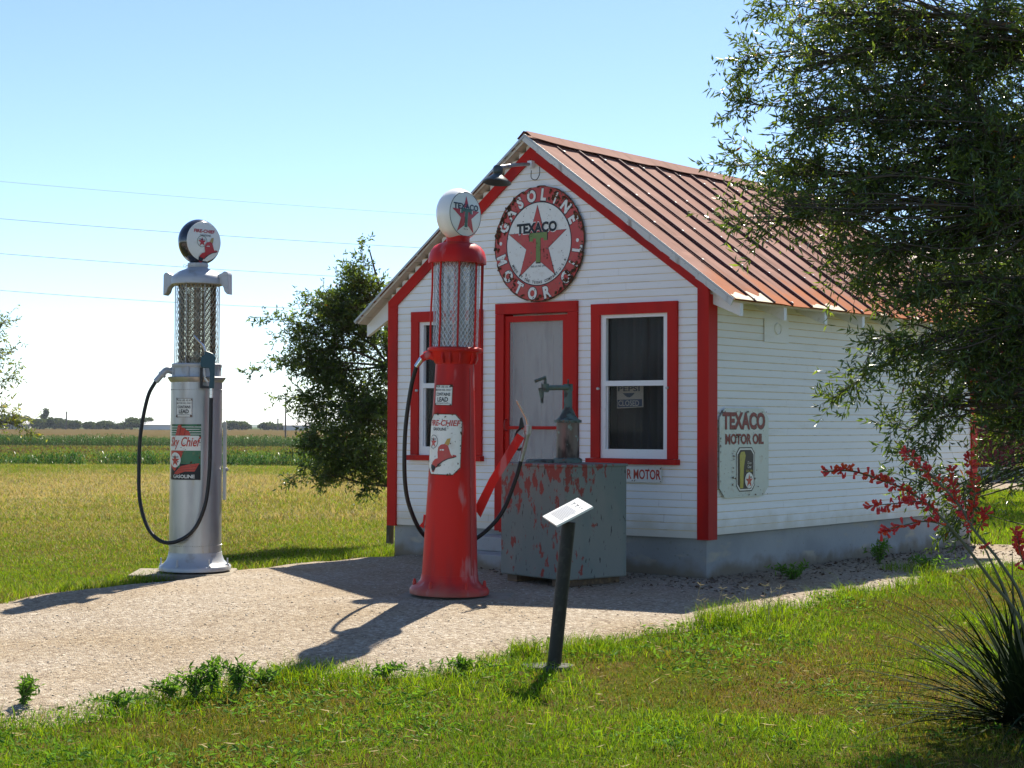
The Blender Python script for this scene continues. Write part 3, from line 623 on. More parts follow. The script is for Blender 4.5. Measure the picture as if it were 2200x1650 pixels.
# ------------------------------------------------------------------ signs and lamp on the station
def front_sign(name, label, cat='sign'): return empty(name, HOME, YAW, label, cat)
def rust_chips(flat_place, n, r0, r1, seed, root, fn, t, cut=None):
    return Flat().blobs(n, flat_place, r0, r1, seed).put('rust_chips', MT['rust'], root, fn, t, cut)
rs = front_sign('round_sign', 'big round rusty red and white enamel sign under the gable peak')
CX, CZ, RR = 1.911, 2.927, .532
sf = lambda x, y, t: Vector((CX + x, -.030 - t, CZ + y))
c = MB(); nn_ = 96; g = random.Random(5)
rim = [((RR - (g.uniform(.004, .012) if g.random() < .3 else 0)) * math.cos(2 * math.pi * i / nn_), (RR - (g.uniform(.004, .012) if (.55 < abs(math.sin(i * .7)) ) and g.random() < .5 else 0)) * math.sin(2 * math.pi * i / nn_)) for i in range(nn_)]
c.prism(rim, sf, 0, .006); disc = c.build('disc', MT['rust'], rs)
Flat().ring(0, 0, .380, RR - .012, 96).put('red_band', MT['e_red'], rs, sf, .0075)
Flat().disc(0, 0, .380, 72).put('white_field', MT['e_white'], rs, sf, .0075)
Flat().ring(0, 0, .376, .385, 96).put('band_outline', MT['e_black'], rs, sf, .009)
lt = Flat(); lt.arc('GASOLINE', 0, 0, .452, 157, 26, .104, .090, .05); lt.arc('MOTOR', 0, 0, .452, 196, 283, .104, .090, .05, True); lt.arc('OIL', 0, 0, .452, 315, 351, .104, .090, .05, True)
lt.disc(-.452, .03, .017, 20).disc(.452, .0, .017, 20); lo_ = Flat(); lo_.arc('GASOLINE', 0, 0, .452, 157, 26, .113, .099, .065); lo_.arc('MOTOR', 0, 0, .452, 196, 283, .113, .099, .065, True); lo_.arc('OIL', 0, 0, .452, 315, 351, .113, .099, .065, True)
lo_.put('letter_outline', MT['e_black'], rs, sf, .009); lt.put('lettering', MT['e_white'], rs, sf, .0105)
SC = (-.014, -.002)
Flat().star(SC[0], SC[1], .362).put('star_outline', MT['e_black'], rs, sf, .009)
Flat().star(SC[0], SC[1], .352).put('star', MT['e_red'], rs, sf, .0105)
T_ = star_T(.205, .135, .05, .052)
Flat().poly([(x * 1.08, y * 1.06) for x, y in [(p[0], p[1] - .035) for p in T_]]).put('monogram_outline', MT['e_black'], rs, sf, .0115)
Flat().poly([(x, y - .035) for x, y in T_]).put('monogram', MT['e_olive'], rs, sf, .0125)
Flat().text('TEXACO', SC[0] - .005, .148, .490, .112, .06).put('word_outline', MT['e_white'], rs, sf, .0115)
w_ = Flat().text('TEXACO', SC[0] - .005, .148, .474, .098, .05); w_.arc('MADE BY THE TEXAS COMPANY U.S.A.', 0, 0, .352, 212, 336, .026, .022, .02, True); w_.text('REG. U.S. PAT. OFF.', 0, -.205, .17, .016, .01)
w_.put('wording', MT['e_black'], rs, sf, .0125)
def rim_place(g):
    a = g.choice([g.uniform(100, 185), g.uniform(-70, 60), g.uniform(0, 360)]); r = RR * g.uniform(.90, .985); return r * math.cos(R(a)), r * math.sin(R(a))
rust_chips(rim_place, 190, .006, .026, 3, rs, sf, .0135)
def band_place(g):
    a = g.choice([g.gauss(146, 13), g.gauss(-38, 8), g.gauss(64, 6), g.gauss(222, 9)]); r = g.uniform(.40, .50); return r * math.cos(R(a)), r * math.sin(R(a))
rust_chips(band_place, 60, .006, .028, 8, rs, sf, .0137)
rust_chips(lambda g: (lambda q: (-.11 + .30 * q + g.gauss(0, .012), .10 - .33 * q + g.gauss(0, .012)))(g.random()), 38, .003, .011, 12, rs, sf, .0139)
rust_chips(lambda g: (g.uniform(-.33, .33), g.uniform(-.3, .3)), 22, .003, .008, 15, rs, sf, .0141)

ms = front_sign('motor_strip_sign', 'narrow white strip sign with tall red letters below the right window')
mf = lambda x, y, t: Vector((x, -.022 - t, y))
c = MB(); c.prism([(2.36, .786), (3.272, .788), (3.271, .921), (2.36, .918)], mf, 0, .004); c.build('plate', MT['e_white'], ms)
Flat().text('YOUR MOTOR', 2.998, .856, .53, .086, .02).put('lettering', MT['e_red'], ms, mf, .0055)
rust_chips(lambda g: (g.choice([2.965, 2.99, 3.262, 3.265]), g.choice([.798, .80, .908])), 14, .003, .009, 2, ms, mf, .0065)

cs = front_sign('closed_sign', 'faded soda CLOSED card hanging behind the right window glass')
cf = lambda x, y, t: Vector((x, .10 - t, y))
c = MB(); c.prism([(2.705, 1.425), (2.990, 1.436), (2.990, 1.64), (2.703, 1.64)], cf, 0, .003); c.build('card', mat('card_grey', (.62, .57, .48), .7), cs)
Flat().poly([(2.712, 1.434), (2.978, 1.443), (2.978, 1.506), (2.712, 1.502)]).put('blue_band', mat('card_blue', (.10, .13, .20), .7), cs, cf, .0045)
pf = Flat().text('PEPSI', 2.835, 1.598, .235, .045, .02); pf.poly([(2.770 + .13 * q / 10, 1.560 - .0) for q in range(11)] + [(2.770 + .13 - .13 * q / 10, 1.560 - .038 * math.sin(math.pi * q / 10)) for q in range(1, 10)]); pf.put('lettering', mat('card_ink', (.12, .14, .18), .7), cs, cf, .0045)
Flat().text('CLOSED', 2.835, 1.471, .225, .050, .015).put('closed_lettering', mat('card_pale', (.66, .62, .55), .7), cs, cf, .006)

os_ = empty('oil_sign', HOME, YAW, 'white eight-sided enamel sign with red letters and an oil can on the side wall', 'sign')
of = lambda x, y, t: Vector((W + .024 + t, .530 + x, 1.048 + y))
c = MB(); c.prism(octagon(.391, .381, .085), of, 0, .005); c.build('plate', enamel('enamel_grey_green', (.52, .58, .54)), os_)
o2 = Flat().text('TEXACO', -.008, .270, .685, .150, .045); o2.text('MOTOR OIL', .001, .115, .615, .092, .035); o2.put('letter_outline', MT['e_black'], os_, of, .0065)
o2 = Flat().text('TEXACO', -.012, .274, .675, .146, .04); o2.text('MOTOR OIL', -.002, .117, .61, .090, .035); o2.put('lettering', MT['letter_red'], os_, of, .0075)
OC = (.012, -.145)
sh = lambda P, dx, dy: [(x + dx, y + dy) for x, y in P]
Flat().poly(sh(octagon(.150, .190, .05), *OC)).put('can_outline', MT['e_black'], os_, of, .0065)
Flat().poly(sh(octagon(.141, .181, .047), *OC)).put('can_border', MT['e_white'], os_, of, .0072)
Flat().poly(sh(octagon(.128, .168, .043), *OC)).put('can_field', MT['e_black'], os_, of, .0079)
Flat().poly(sh([(-.09, -.16), (-.04, -.16), (-.03, .02), (.0, .12), (-.02, .155), (-.075, .150), (-.095, .12)], *OC)).put('can', MT['e_yellow'], os_, of, .0087)
Flat().disc(OC[0] + .055, OC[1] - .095, .068, 32).put('badge', MT['e_white'], os_, of, .0095); Flat().star(OC[0] + .055, OC[1] - .10, .062).put('badge_star', MT['e_red'], os_, of, .0103)
Flat().text('Clean', OC[0] + .06, OC[1] + .055, .06, .024, .0).text('Clear', OC[0] + .06, OC[1] + .022, .06, .024, .0).put('can_wording', MT['e_white'], os_, of, .0087)
q_ = Flat().text('GOLDEN', OC[0] + .058, OC[1] - .014, .10, .02, .02); q_.put('can_title', MT['e_yellow'], os_, of, .0087)
rust_chips(lambda g: g.choice([(g.gauss(-.18, .02), g.uniform(-.28, .05)), (g.uniform(-.38, .38), g.choice([-.365, .35])), (-.383, g.uniform(-.3, .3)), (g.gauss(-.12, .03), g.gauss(.12, .03)), (g.uniform(-.35, .35), g.uniform(-.3, .3))]), 70, .003, .013, 21, os_, of, .0112)

wl = empty('wall_lamp', HOME, YAW, 'old gooseneck barn lamp with dark cone shade at the gable peak', 'lamp')
c = MB(); c.box(1.805, 1.855, -.075, -.031, 3.625, 3.69); c.build('junction_box', MT['white_paint'], wl)
c = MB(); c.tube(catmull([(1.83, -.085, 3.655), (1.82, -.25, 3.63), (1.80, -.46, 3.585)], 5), .016); c.build('arm', MT['steel'], wl, True)
c = MB(); TL = Matrix.Translation((1.80, -.49, 3.46)) @ Matrix.Rotation(R(-7), 4, 'X')
c.lathe([(.0, .135), (.035, .135), (.045, .12), (.045, .075), (.036, .06), (.055, .045), (.125, -.008), (.13, -.020), (.122, -.017), (.045, .035), (.0, .04)], 28, TL); c.build('shade', MT['shade_green'], wl, True)
c = MB(); c.tube(catmull([(1.84, -.06, 3.60), (1.85, -.07, 3.53), (1.90, -.06, 3.51), (1.93, -.05, 3.56), (1.92, -.04, 3.63)], 6), .004, 5); c.build('loose_wire', MT['rubber'], wl)

# ------------------------------------------------------------------ fuel pumps
def lattice(mb, r, z0, z1, n, k=1.7, w=.004):
    sp = 2 * math.pi * r / n; tot = (z1 - z0) / k / r; m = int((z1 - z0) / (sp * k / 2)) 
    for s in (1, -1):
        for i in range(n):
            a0 = 2 * math.pi * i / n; V = []
            for j in range(m + 1):
                a = a0 + s * tot * j / m; z = z0 + (z1 - z0) * j / m; wob = .0012 * math.sin(j * 2.4 + i)
                V += [((r + wob) * math.cos(a - s * w / r * .6), (r + wob) * math.sin(a - s * w / r * .6), z + w * .35), ((r + .002 + wob) * math.cos(a + s * w / r * .6), (r + .002 + wob) * math.sin(a + s * w / r * .6), z - w * .35)]
            mb.add(V, [(2 * j, 2 * j + 1, 2 * j + 3, 2 * j + 2) for j in range(m)])
    return mb
def globe(root, cz, cx, ang, m_body, Rg=.199, ax=.128, flat=.072, rf=.168):
    n = Vector((math.cos(ang), math.sin(ang), 0)); rt = Vector((-math.sin(ang), math.cos(ang), 0)); up = Vector((0, 0, 1)); c0 = Vector((cx, 0, cz))
    prof = []; a1 = math.asin(flat / ax)
    for i in range(25):
        a = -a1 + 2 * a1 * i / 24; prof.append((Rg * math.cos(a) ** .9, ax * math.sin(a)))
    M4 = Matrix(((rt.x, up.x, n.x, c0.x), (rt.y, up.y, n.y, c0.y), (rt.z, up.z, n.z, c0.z), (0, 0, 0, 1)))
    g = MB(); g.lathe(prof, 64, M4); gl = g.build('globe', m_body, root, True)
    fm = lambda x, y, t: c0 + rt * x + up * y + n * (flat + .010 * (1 - (x * x + y * y) / rf ** 2) + t)
    l = MB(); l.lathe([(rf + .002, flat - .002), (rf, flat + .001)] + [(rf * math.cos(q), flat + .010 * (1 - math.cos(q) ** 2) ) for q in np.linspace(.05, math.pi / 2, 10)], 64, M4)
    face = l.build('lens', MT['lens_white'], gl, True)
    return gl, fm
def wrap(th0, rad, z0): return lambda x, y, t: (lambda r, z: Vector((r * math.cos(th0 + x / (r)), r * math.sin(th0 + x / r), z)))(rad(z0 + y) + t, z0 + y)
def lead_plate(root, fn, seed, w=.083, h=.083):
    c = Flat().poly([(-w, -h), (w, -h), (w, h), (-w, h)]); pl = c.put('warning_plate', MT['e_white'], root, fn, .004, .02)
    Flat().frame([(-w, -h), (w, -h), (w, h), (-w, h)], .004).put('plate_border', MT['rust'], pl, fn, .0052, .02)
    t = Flat().text('FOR USE AS A', 0, .062, .125, .015, .01).text('MOTOR FUEL ONLY', 0, .038, .14, .014, .01).text('CONTAINS', 0, .006, .125, .024, .025).text('LEAD', .0, -.032, .095, .034, .03).text('(TETRAETHYL)', 0, -.062, .12, .013, .01)
    t.put('wording', MT['e_black'], pl, fn, .0055, .02)
    Flat().blobs(16, lambda g: (g.choice([-1, 1]) * w * g.uniform(.85, .97), g.choice([-1, 1]) * h * g.uniform(.82, .97)), .004, .012, seed).put('rust_chips', MT['rust'], pl, fn, .0065, .02); return pl

# red pump
rpump = empty('fuel_pump', ground(965, 1281), 0, 'tall red visible fuel pump with white globe standing before the station', 'fuel pump', 'old visible fuel pumps')
rpump.rotation_euler = (0, R(1.1), 0)
rrad = lambda z: .2085 - .041 * (z - .15)
c = MB(); c.lathe([(.20, .02), (.295, .022), (.298, .05), (.285, .072), (.245, .090), (.217, .122), (.211, .165)], 48)
for a in (-5, 60, 120, 178, 240, 300): c.lathe([(.014, .06), (.014, .10), (.008, .125), (0, .127)], 8, Matrix.Translation((.262 * math.cos(R(a)), .262 * math.sin(R(a)), 0)))
c.build('base', MT['red_pump'], rpump, True)
c = MB(); c.lathe([(rrad(.16), .16), (rrad(.6), .6), (rrad(1.2), 1.2), (rrad(1.73), 1.73), (.155, 1.745), (.172, 1.80), (.180, 1.83)], 56, cap=False); body = c.build('column', MT['red_pump'], rpump, True)
for a, z0, z1 in ((-38, .17, 1.70), (40, .17, 1.7)):
    c = MB(); c.prism([(-.004, z0), (.004, z0), (.004, z1), (-.004, z1)], lambda x, z, t, a=a: Vector(((rrad(z) + t) * math.cos(R(a) + x / .18), (rrad(z) + t) * math.sin(R(a) + x / .18), z)), 0, .003); c.build('seam', MT['dark_red'], body)
c = MB(); c.lathe([(.0, 1.822), (.196, 1.822), (.207, 1.832), (.207, 1.848), (.19, 1.856), (0, 1.856)], 48)
for a in (-120, -100, -75, -40, -20): c.tube([(.165 * math.cos(R(a)), .165 * math.sin(R(a)), 1.83), (.178 * math.cos(R(a)), .178 * math.sin(R(a)), 1.77), (.160 * math.cos(R(a)), .160 * math.sin(R(a)), 1.735)], .011, 6)
c.build('bowl_ring', MT['red_pump'], rpump, True)
c = MB(); c.lathe([(.150, 1.856), (.150, 2.49)], 40, cap=False); c.build('glass_cylinder', MT['pump_glass'], rpump, True)
lattice(MB(), .168, 1.856, 2.49, 34, 1.65, .0030).build('wire_guard', MT['galv_wire'], rpump)
c = MB(); c.tube([(.02, .03, 1.856), (.02, .03, 2.47)], .028, 12); c.tube([(-.06, -.02, 1.856), (-.06, -.02, 2.40)], .012, 8); c.tube([(.06, -.05, 1.856), (.06, -.05, 2.35)], .010, 8)
for k in range(9): c.box(-.075, -.045, -.035, -.025, 1.93 + k * .055, 1.945 + k * .055)
c.build('inner_pipes', MT['galv'], rpump, True)
for k in range(8):
    a = R(-87 + 4 + 45 * k); p = Vector((.186 * math.cos(a), .186 * math.sin(a), 0)); jit = Vector((.004 * math.sin(k * 3), .003, 0))
    c = MB(); c.tube(catmull([p + Vector((0, 0, 1.85)), p + jit + Vector((0, 0, 2.1)), p - jit + Vector((0, 0, 2.3)), p + Vector((0, 0, 2.5))], 4), .0075, 8); c.build('guard_rod', MT['red_pump'], rpump, True)
c = MB(); c.tube([(.196, -.03, 1.84), (.196, -.03, 2.5)], .005, 6); c.build('vent_pipe', MT['dark_red'], rpump, True)
c = MB(); c.lathe([(.0, 2.485), (.216, 2.485), (.218, 2.505), (.214, 2.535), (.200, 2.580), (.172, 2.615), (.13, 2.636), (.088, 2.645), (.088, 2.69), (0, 2.69)], 48); c.build('cap', MT['red_pump'], rpump, True)
gl, gf = globe(rpump, 2.853, .0, R(-42.7), MT['globe_white'])
Flat().ring(0, 0, .163, .1675, 72).put('lens_border', MT['p_black'], gl, gf, .002, .03)
Flat().star(.0, -.014, .150).put('star', MT['p_red'], gl, gf, .002, .03)
Tg = star_T(.115, .070, .026, .030)
Flat().poly([(x * 1.14, y * 1.07 - .028) for x, y in Tg]).put('monogram_outline', MT['p_white'], gl, gf, .003, .03); Flat().poly([(x, y - .028) for x, y in Tg]).put('monogram', MT['p_green'], gl, gf, .004, .03)
Flat().text('TEXACO', .0, .055, .262, .046, .035).put('lettering', MT['p_black'], gl, gf, .004, .02)
Flat().text('REG. T.M.', .0, -.112, .045, .009, .005).put('small_print', MT['p_black'], gl, gf, .004)
lead_plate(rpump, wrap(R(-87.7 - 33), rrad, 1.497), 4, .078, .076)
fp = wrap(R(-87.7 - 29), rrad, 1.133); oc8 = octagon(.152, .226, .055)
pl = Flat().poly(oc8).put('brand_plate', MT['e_white'], rpump, fp, .004, .02)
Flat().frame(oc8, .005).put('plate_border', MT['rust'], pl, fp, .0052, .02)
Flat().text('FIRE-CHIEF', .0, .158, .272, .044, .03, .18).put('title', MT['e_red'], pl, fp, .0055, .02)
Flat().text('GASOLINE', -.03, .112, .125, .022, .02).put('wording', MT['e_black'], pl, fp, .0055, .02)
Flat().ring(-.085, .018, .047, .051, 40).put('badge_ring', MT['e_black'], pl, fp, .0055, .02); Flat().star(-.085, .012, .042).put('badge_star', MT['e_red'], pl, fp, .0055, .02)
Flat().text('TEXACO', -.085, .036, .062, .013, .02).put('badge_word', MT['e_black'], pl, fp, .0065, .02)
helmet((MT['e_red'], MT['e_black'], MT['e_gold'], MT['e_white']), fp, pl, .0062, .92, .012, -.03, .02)
Flat().blobs(34, lambda g: g.choice([(g.choice([-1, 1]) * .147, g.uniform(-.17, .17)), (g.uniform(-.1, .1), g.choice([-.222, .222])), (g.gauss(.05, .02), g.gauss(.15, .03)), (g.gauss(-.01, .02), g.gauss(-.16, .02)), (g.choice([-1, 1]) * .125, g.choice([-1, 1]) * .2)]), .003, .014, 9).put('rust_chips', MT['rust'], pl, fp, .0085, .02)
c = MB(); c.tube(catmull([(-.150, 0, 1.785), (-.19, .0, 1.80), (-.225, .0, 1.785)], 4), .034, 10); c.tube([(-.215, 0, 1.79), (-.250, .0, 1.765)], [.026, .026], 10); c.build('outlet_elbow', MT['red_pump'], rpump, True)
c = MB(); c.tube([(-.245, 0, 1.77), (-.29, .0, 1.705)], [.024, .019], 10); hf = c.build('hose_ferrule', MT['chrome'], rpump, True)
hz = catmull([(-.285, .0, 1.715), (-.325, .03, 1.55), (-.362, .06, 1.22), (-.358, .10, .85), (-.31, .16, .62), (-.20, .26, .42), (.0, .34, .33), (.20, .36, .42), (.37, .36, .60), (.47, .35, .85), (.515, .34, 1.02)], 9)
c = MB(); c.tube(hz, .0165, 10); c.build('hose', MT['rubber'], rpump, True)
c = MB(); c.tube([(.512, .34, 1.01), (.525, .338, 1.07)], .020, 10); c.tube(catmull([(.522, .338, 1.06), (.54, .336, 1.14), (.556, .334, 1.22)], 4), [.022] * 8 + [.026], 10); c.tube([(.556, .334, 1.215), (.560, .334, 1.285)], .031, 12)
nz = c.build('nozzle', MT['steel'], rpump, True)
c = MB(); c.tube(catmull([(.560, .334, 1.28), (.545, .33, 1.34), (.512, .32, 1.40), (.470, .30, 1.475)], 5), [.0095] * 15 + [.008], 8); c.build('spout', MT['chrome'], nz, True)
c = MB(); c.tube(catmull([(.535, .335, 1.12), (.49, .33, 1.10), (.465, .33, 1.16), (.475, .33, 1.23), (.51, .33, 1.27)], 5), .010, 6); c.prism([(.49, 1.26), (.535, 1.27), (.515, 1.35), (.50, 1.34)], lambda x, z, t: Vector((x, .334 + t, z)), -.016, .016); c.build('trigger_guard', MT['rubber'], nz, True)
c = MB(); am = lambda x, z, t: Vector((x, .26 + t, z))
c.prism([(.165, .645), (.215, .575), (.330, .84), (.535, 1.19), (.480, 1.225), (.275, .875)], am, -.010, .0); c.prism([(.165, .645), (.178, .628), (.290, .868), (.492, 1.217), (.480, 1.225), (.275, .875)], am, .0, .045); c.prism([(.203, .592), (.215, .575), (.330, .84), (.535, 1.19), (.523, 1.198), (.315, .85)], am, .0, .045)
c.build('nozzle_cradle', MT['red_pump'], rpump)
c = MB(); c.prism([(-.235, .52), (-.20, .50), (-.19, .60), (-.205, .605), (-.21, .55)], lambda x, z, t: Vector((x, t, z)), -.015, .015); c.build('lever', MT['red_pump'], rpump)
pd = tag(MB().box(-.80, .03, -.24, .24, -.06, .006).build('concrete_pad', MT['pad_concrete'], None, bevel=.01), 'rough concrete pad under the red pump', 'slab', 'pads under the pumps'); pd.location = ground(965, 1281) + Vector((.43, -.02, 0)); pd.rotation_euler = (0, 0, R(-8))

# silver pump
sp = empty('fuel_pump', ground(419, 1229), 0, 'silver visible fuel pump with black globe standing at the yard edge', 'fuel pump', 'old visible fuel pumps')
srad = lambda z: .2225 - .003 * z
c = MB(); c.lathe([(.22, .02), (.304, .022), (.306, .05), (.298, .062), (.270, .075), (.245, .105), (.230, .145), (.226, .175)], 48)
for a in (-8, 70, 130, 188, 250, 305): c.tube([(.288 * math.cos(R(a)), .288 * math.sin(R(a)), .03), (.288 * math.cos(R(a)), .288 * math.sin(R(a)), .125)], .007, 6); c.lathe([(0, 0), (.016, 0), (.016, .012), (0, .013)], 6, Matrix.Translation((.288 * math.cos(R(a)), .288 * math.sin(R(a)), .062)))
c.build('base', MT['silver_cast'], sp, True)
c = MB(); c.lathe([(srad(.17), .17), (srad(.9), .9), (srad(1.63), 1.63), (.226, 1.635), (.244, 1.662), (.248, 1.672), (.236, 1.678), (.0, 1.68)], 56, cap=False); body = c.build('column', MT['silver'], sp, True)
for zr_ in (.235, 1.565):
    c = MB()
    for i in range(72):
        a = 2 * math.pi * i / 72; c.lathe([(.0045, 0), (.003, .0035), (0, .004)], 6, Matrix.Translation((srad(zr_) * math.cos(a), srad(zr_) * math.sin(a), zr_)) @ Matrix.Rotation(a, 4, 'Z') @ Matrix.Rotation(R(90), 4, 'Y'), cap=False)
    c.build('rivet_row', MT['steel'], body)
c = MB(); c.prism([(-.002, .18), (.002, .18), (.002, 1.62), (-.002, 1.62)], lambda x, z, t: Vector(((srad(z) + t) * math.cos(R(-64) + x / .2), (srad(z) + t) * math.sin(R(-64) + x / .2), z)), 0, .003); c.build('seam', MT['silver'], body)
c = MB(); c.prism([(-.03, .62), (.03, .62), (.03, 1.29), (-.03, 1.29)], lambda x, z, t: Vector((.223 + t, .06 + x * .8, z)), 0, .026); c.lathe([(0, 0), (.014, 0), (.018, .012), (0, .025)], 10, Matrix.Translation((.249, .05, .88)) @ Matrix.Rotation(R(90), 4, 'Y')); c.build('service_door', MT['silver'], sp)
c = MB(); c.lathe([(.209, 1.678), (.205, 1.70), (.205, 1.755)], 48, cap=False)
for a in (-150, -100, -62, -20, 30, 90, 140): c.tube([(.207 * math.cos(R(a)), .207 * math.sin(R(a)), 1.68), (.207 * math.cos(R(a)), .207 * math.sin(R(a)), 1.76)], .014, 8)
c.lathe([(0, 1.755), (.208, 1.755), (.213, 1.765), (.213, 1.785), (.205, 1.792), (0, 1.792)], 48); c.build('collar', MT['silver_cast'], sp, True)
c = MB(); c.lathe([(.158, 1.79), (.158, 2.475)], 40, cap=False); c.build('glass_cylinder', MT['pump_glass_old'], sp, True)
lattice(MB(), .176, 1.792, 2.475, 30, 1.5, .0052).build('wire_guard', MT['rusty_wire'], sp)
c = MB(); c.tube([(-.01, .04, 1.79), (-.01, .04, 2.45)], .030, 12); c.tube([(.055, -.02, 1.79), (.055, -.02, 2.42)], .012, 8); c.tube([(-.08, .0, 1.79), (-.08, 0, 2.40)], .009, 8); c.lathe([(0, 1.79), (.15, 1.79), (.15, 1.835), (.10, 1.85), (0, 1.84)], 24); c.build('inner_pipes', MT['rusty_wire'], sp, True)
for a in (182, -108, -60, -2, 60, 120): c = MB(); c.tube([(.190 * math.cos(R(a)), .190 * math.sin(R(a)), 1.79), (.190 * math.cos(R(a)), .190 * math.sin(R(a)), 2.49)], .0045, 6); c.build('guard_rod', MT['steel'], sp, True)
c = MB(); c.lathe([(0, 2.468), (.205, 2.468), (.226, 2.474), (.228, 2.515), (.215, 2.545), (.170, 2.582), (.11, 2.605), (.080, 2.622), (.0, 2.622)], 48)
c.build('cap', MT['silver_cast'], sp, True)
for s in (-1, 1):
    P = [(.150, 2.575), (.205, 2.552), (.240, 2.566), (.262, 2.582), (.290, 2.580), (.302, 2.560), (.304, 2.385), (.292, 2.385), (.268, 2.410), (.255, 2.450), (.225, 2.475), (.15, 2.476)]
    c = MB(); c.prism([(s * x, z) for x, z in P], lambda x, z, t: Vector((x * math.cos(R(-14)) - t * math.sin(R(-14)), x * math.sin(R(-14)) + t * math.cos(R(-14)), z)), -.045, .045); c.build('cap_bracket', MT['silver_cast'], sp, bevel=.010)
c = MB(); c.lathe([(.0, 2.618), (.084, 2.62), (.088, 2.63), (.088, 2.655), (.08, 2.662), (0, 2.662)], 32); c.lathe([(.010, -.003), (.013, 0), (.010, .003)], 12, Matrix.Translation((-.11, -.01, 2.637)) @ Matrix.Rotation(R(90), 4, 'X'), cap=False); c.tube([(-.10, -.01, 2.637), (.10, -.01, 2.637)], .003, 6); c.build('globe_collar', MT['silver_cast'], sp, True)
gl, gf = globe(sp, 2.843, .012, R(-46.7), MT['globe_black'], .197, .128)
Flat().text('FIRE-CHIEF', .0, .088, .205, .030, .03, .18).put('title', MT['p_red'], gl, gf, .003, .02)
Flat().text('GASOLINE', .008, .052, .105, .015, .015).put('wording', MT['p_black'], gl, gf, .003, .02)
Flat().ring(-.025, -.002, .0455, .049, 40).put('badge_ring', MT['p_green'], gl, gf, .003, .02); Flat().star(-.025, -.006, .042).put('badge_star', MT['p_red'], gl, gf, .003, .02); Flat().text('TEXACO', -.025, .016, .06, .011, .02).put('badge_word', MT['p_black'], gl, gf, .004)
helmet((MT['p_red'], MT['p_black'], MT['p_gold'], MT['p_white']), gf, gl, .0045, .80, .040, -.030, .02)
lead_plate(sp, wrap(R(-78.7 - 29), srad, 1.411), 14, .076, .080)
fs = wrap(R(-78.7 - 29), srad, 1.035); w, h = .152, .236
pl = Flat().poly([(-w, -h), (w, -h), (w, h), (-w, h)]).put('brand_plate', MT['e_green'], sp, fs, .004, .02)
b = Flat()
for k in range(4): b.poly([(-w, .150 + k * .02), (w, .150 + k * .02), (w, .155 + k * .02), (-w, .155 + k * .02)])
b.put('stripes', MT['e_white'], pl, fs, .0052, .02)
Flat().poly([(-w, -h), (w, -h), (w, -.105), (-.03, -.10), (-.03, -.14), (-w, -.10)]).put('dark_panel', MT['e_black'], pl, fs, .0052, .02)
b = Flat().poly([(-.085, .138), (-.055, .228), (-.03, .232), (-.01, .205), (.015, .20), (.035, .18), (.05, .178), (.068, .14)]); b.poly([(-w, .01), (.005, .01), (-.035, -.09), (-.09, -.165), (-w, -.12)]); b.poly([(-.10, -.185), (-.02, -.12), (.05, -.105), (w - .01, -.095), (w - .05, -.165), (.02, -.165), (-.06, -.19)]); b.put('wing', MT['e_red'], pl, fs, .006, .02)
b = Flat()
for x0 in (-.03, .02): b.poly([(x0 - .012, .14), (x0 - .009, .14), (x0 + .006, .205), (x0 + .003, .205)])
for k in (0, 1): b.poly([(-.05, -.158 + .018 * k), (.115, -.145 + .022 * k), (.115, -.143 + .022 * k), (-.05, -.156 + .018 * k)])
b.put('wing_lines', MT['e_black'], pl, fs, .0066, .02)
Flat().poly([(-w, .012), (w, .012), (w, .138), (-w, .138)]).put('white_band', MT['e_white'], pl, fs, .0072, .02)
Flat().text('Sky Chief', .0, .075, .29, .105, .02, .22).put('title', MT['e_red'], pl, fs, .0085, .02)
Flat().disc(-.085, -.068, .064, 40).put('badge', MT['e_white'], pl, fs, .0085, .02); Flat().star(-.085, -.075, .056).put('badge_star', MT['e_red'], pl, fs, .0095, .02); Flat().text('TEXACO', -.085, -.042, .08, .015, .02).put('badge_word', MT['e_black'], pl, fs, .0103, .02)
Flat().text('GASOLINE', .0, -.207, .21, .030, .025).put('wording', MT['e_white'], pl, fs, .0085, .02)
Flat().blobs(30, lambda g: g.choice([(g.uniform(-w, w), h * .97), (-w * g.uniform(.5, .98), -h * g.uniform(.75, .95)), (w * .97, g.uniform(-h, h)), (g.gauss(.0, .05), g.gauss(-.09, .012))]), .003, .013, 6).put('rust_chips', MT['rust'], pl, fs, .0115, .02)
c = MB(); c.tube(catmull([(-.195, -.02, 1.722), (-.25, -.03, 1.735), (-.29, -.035, 1.700)], 4), .030, 10); c.tube([(-.28, -.034, 1.712), (-.345, -.04, 1.635)], .026, 10); c.lathe([(.036, 0), (.036, .02)], 8, Matrix.Translation((-.285, -.034, 1.703)) @ Matrix.Rotation(R(-140), 4, 'Y')); c.build('outlet_elbow', MT['silver_cast'], sp, True)
hz = catmull([(-.34, -.04, 1.645), (-.41, -.05, 1.50), (-.462, -.07, 1.20), (-.470, -.09, .90), (-.45, -.13, .62), (-.37, -.19, .40), (-.25, -.24, .285), (-.11, -.27, .28), (.04, -.275, .38), (.13, -.27, .58), (.165, -.265, .85), (.172, -.26, 1.2), (.174, -.255, 1.50)], 9)
c = MB(); c.tube(hz, .0165, 10); c.build('hose', MT['rubber'], sp, True)
c = MB(); c.tube([(.174, -.255, 1.495), (.174, -.255, 1.575)], .018, 10); c.build('hose_ferrule', MT['chrome'], sp, True)
nf = lambda x, z, t: Vector((x, -.255 + t, z))
c = MB(); c.prism([(.085, 1.83), (.115, 1.86), (.125, 1.895), (.19, 1.868), (.205, 1.84), (.20, 1.69), (.195, 1.575), (.155, 1.575), (.165, 1.70), (.155, 1.745), (.10, 1.75), (.085, 1.76)], nf, -.022, .022); nz = c.build('nozzle', MT['teal'], sp, bevel=.006)
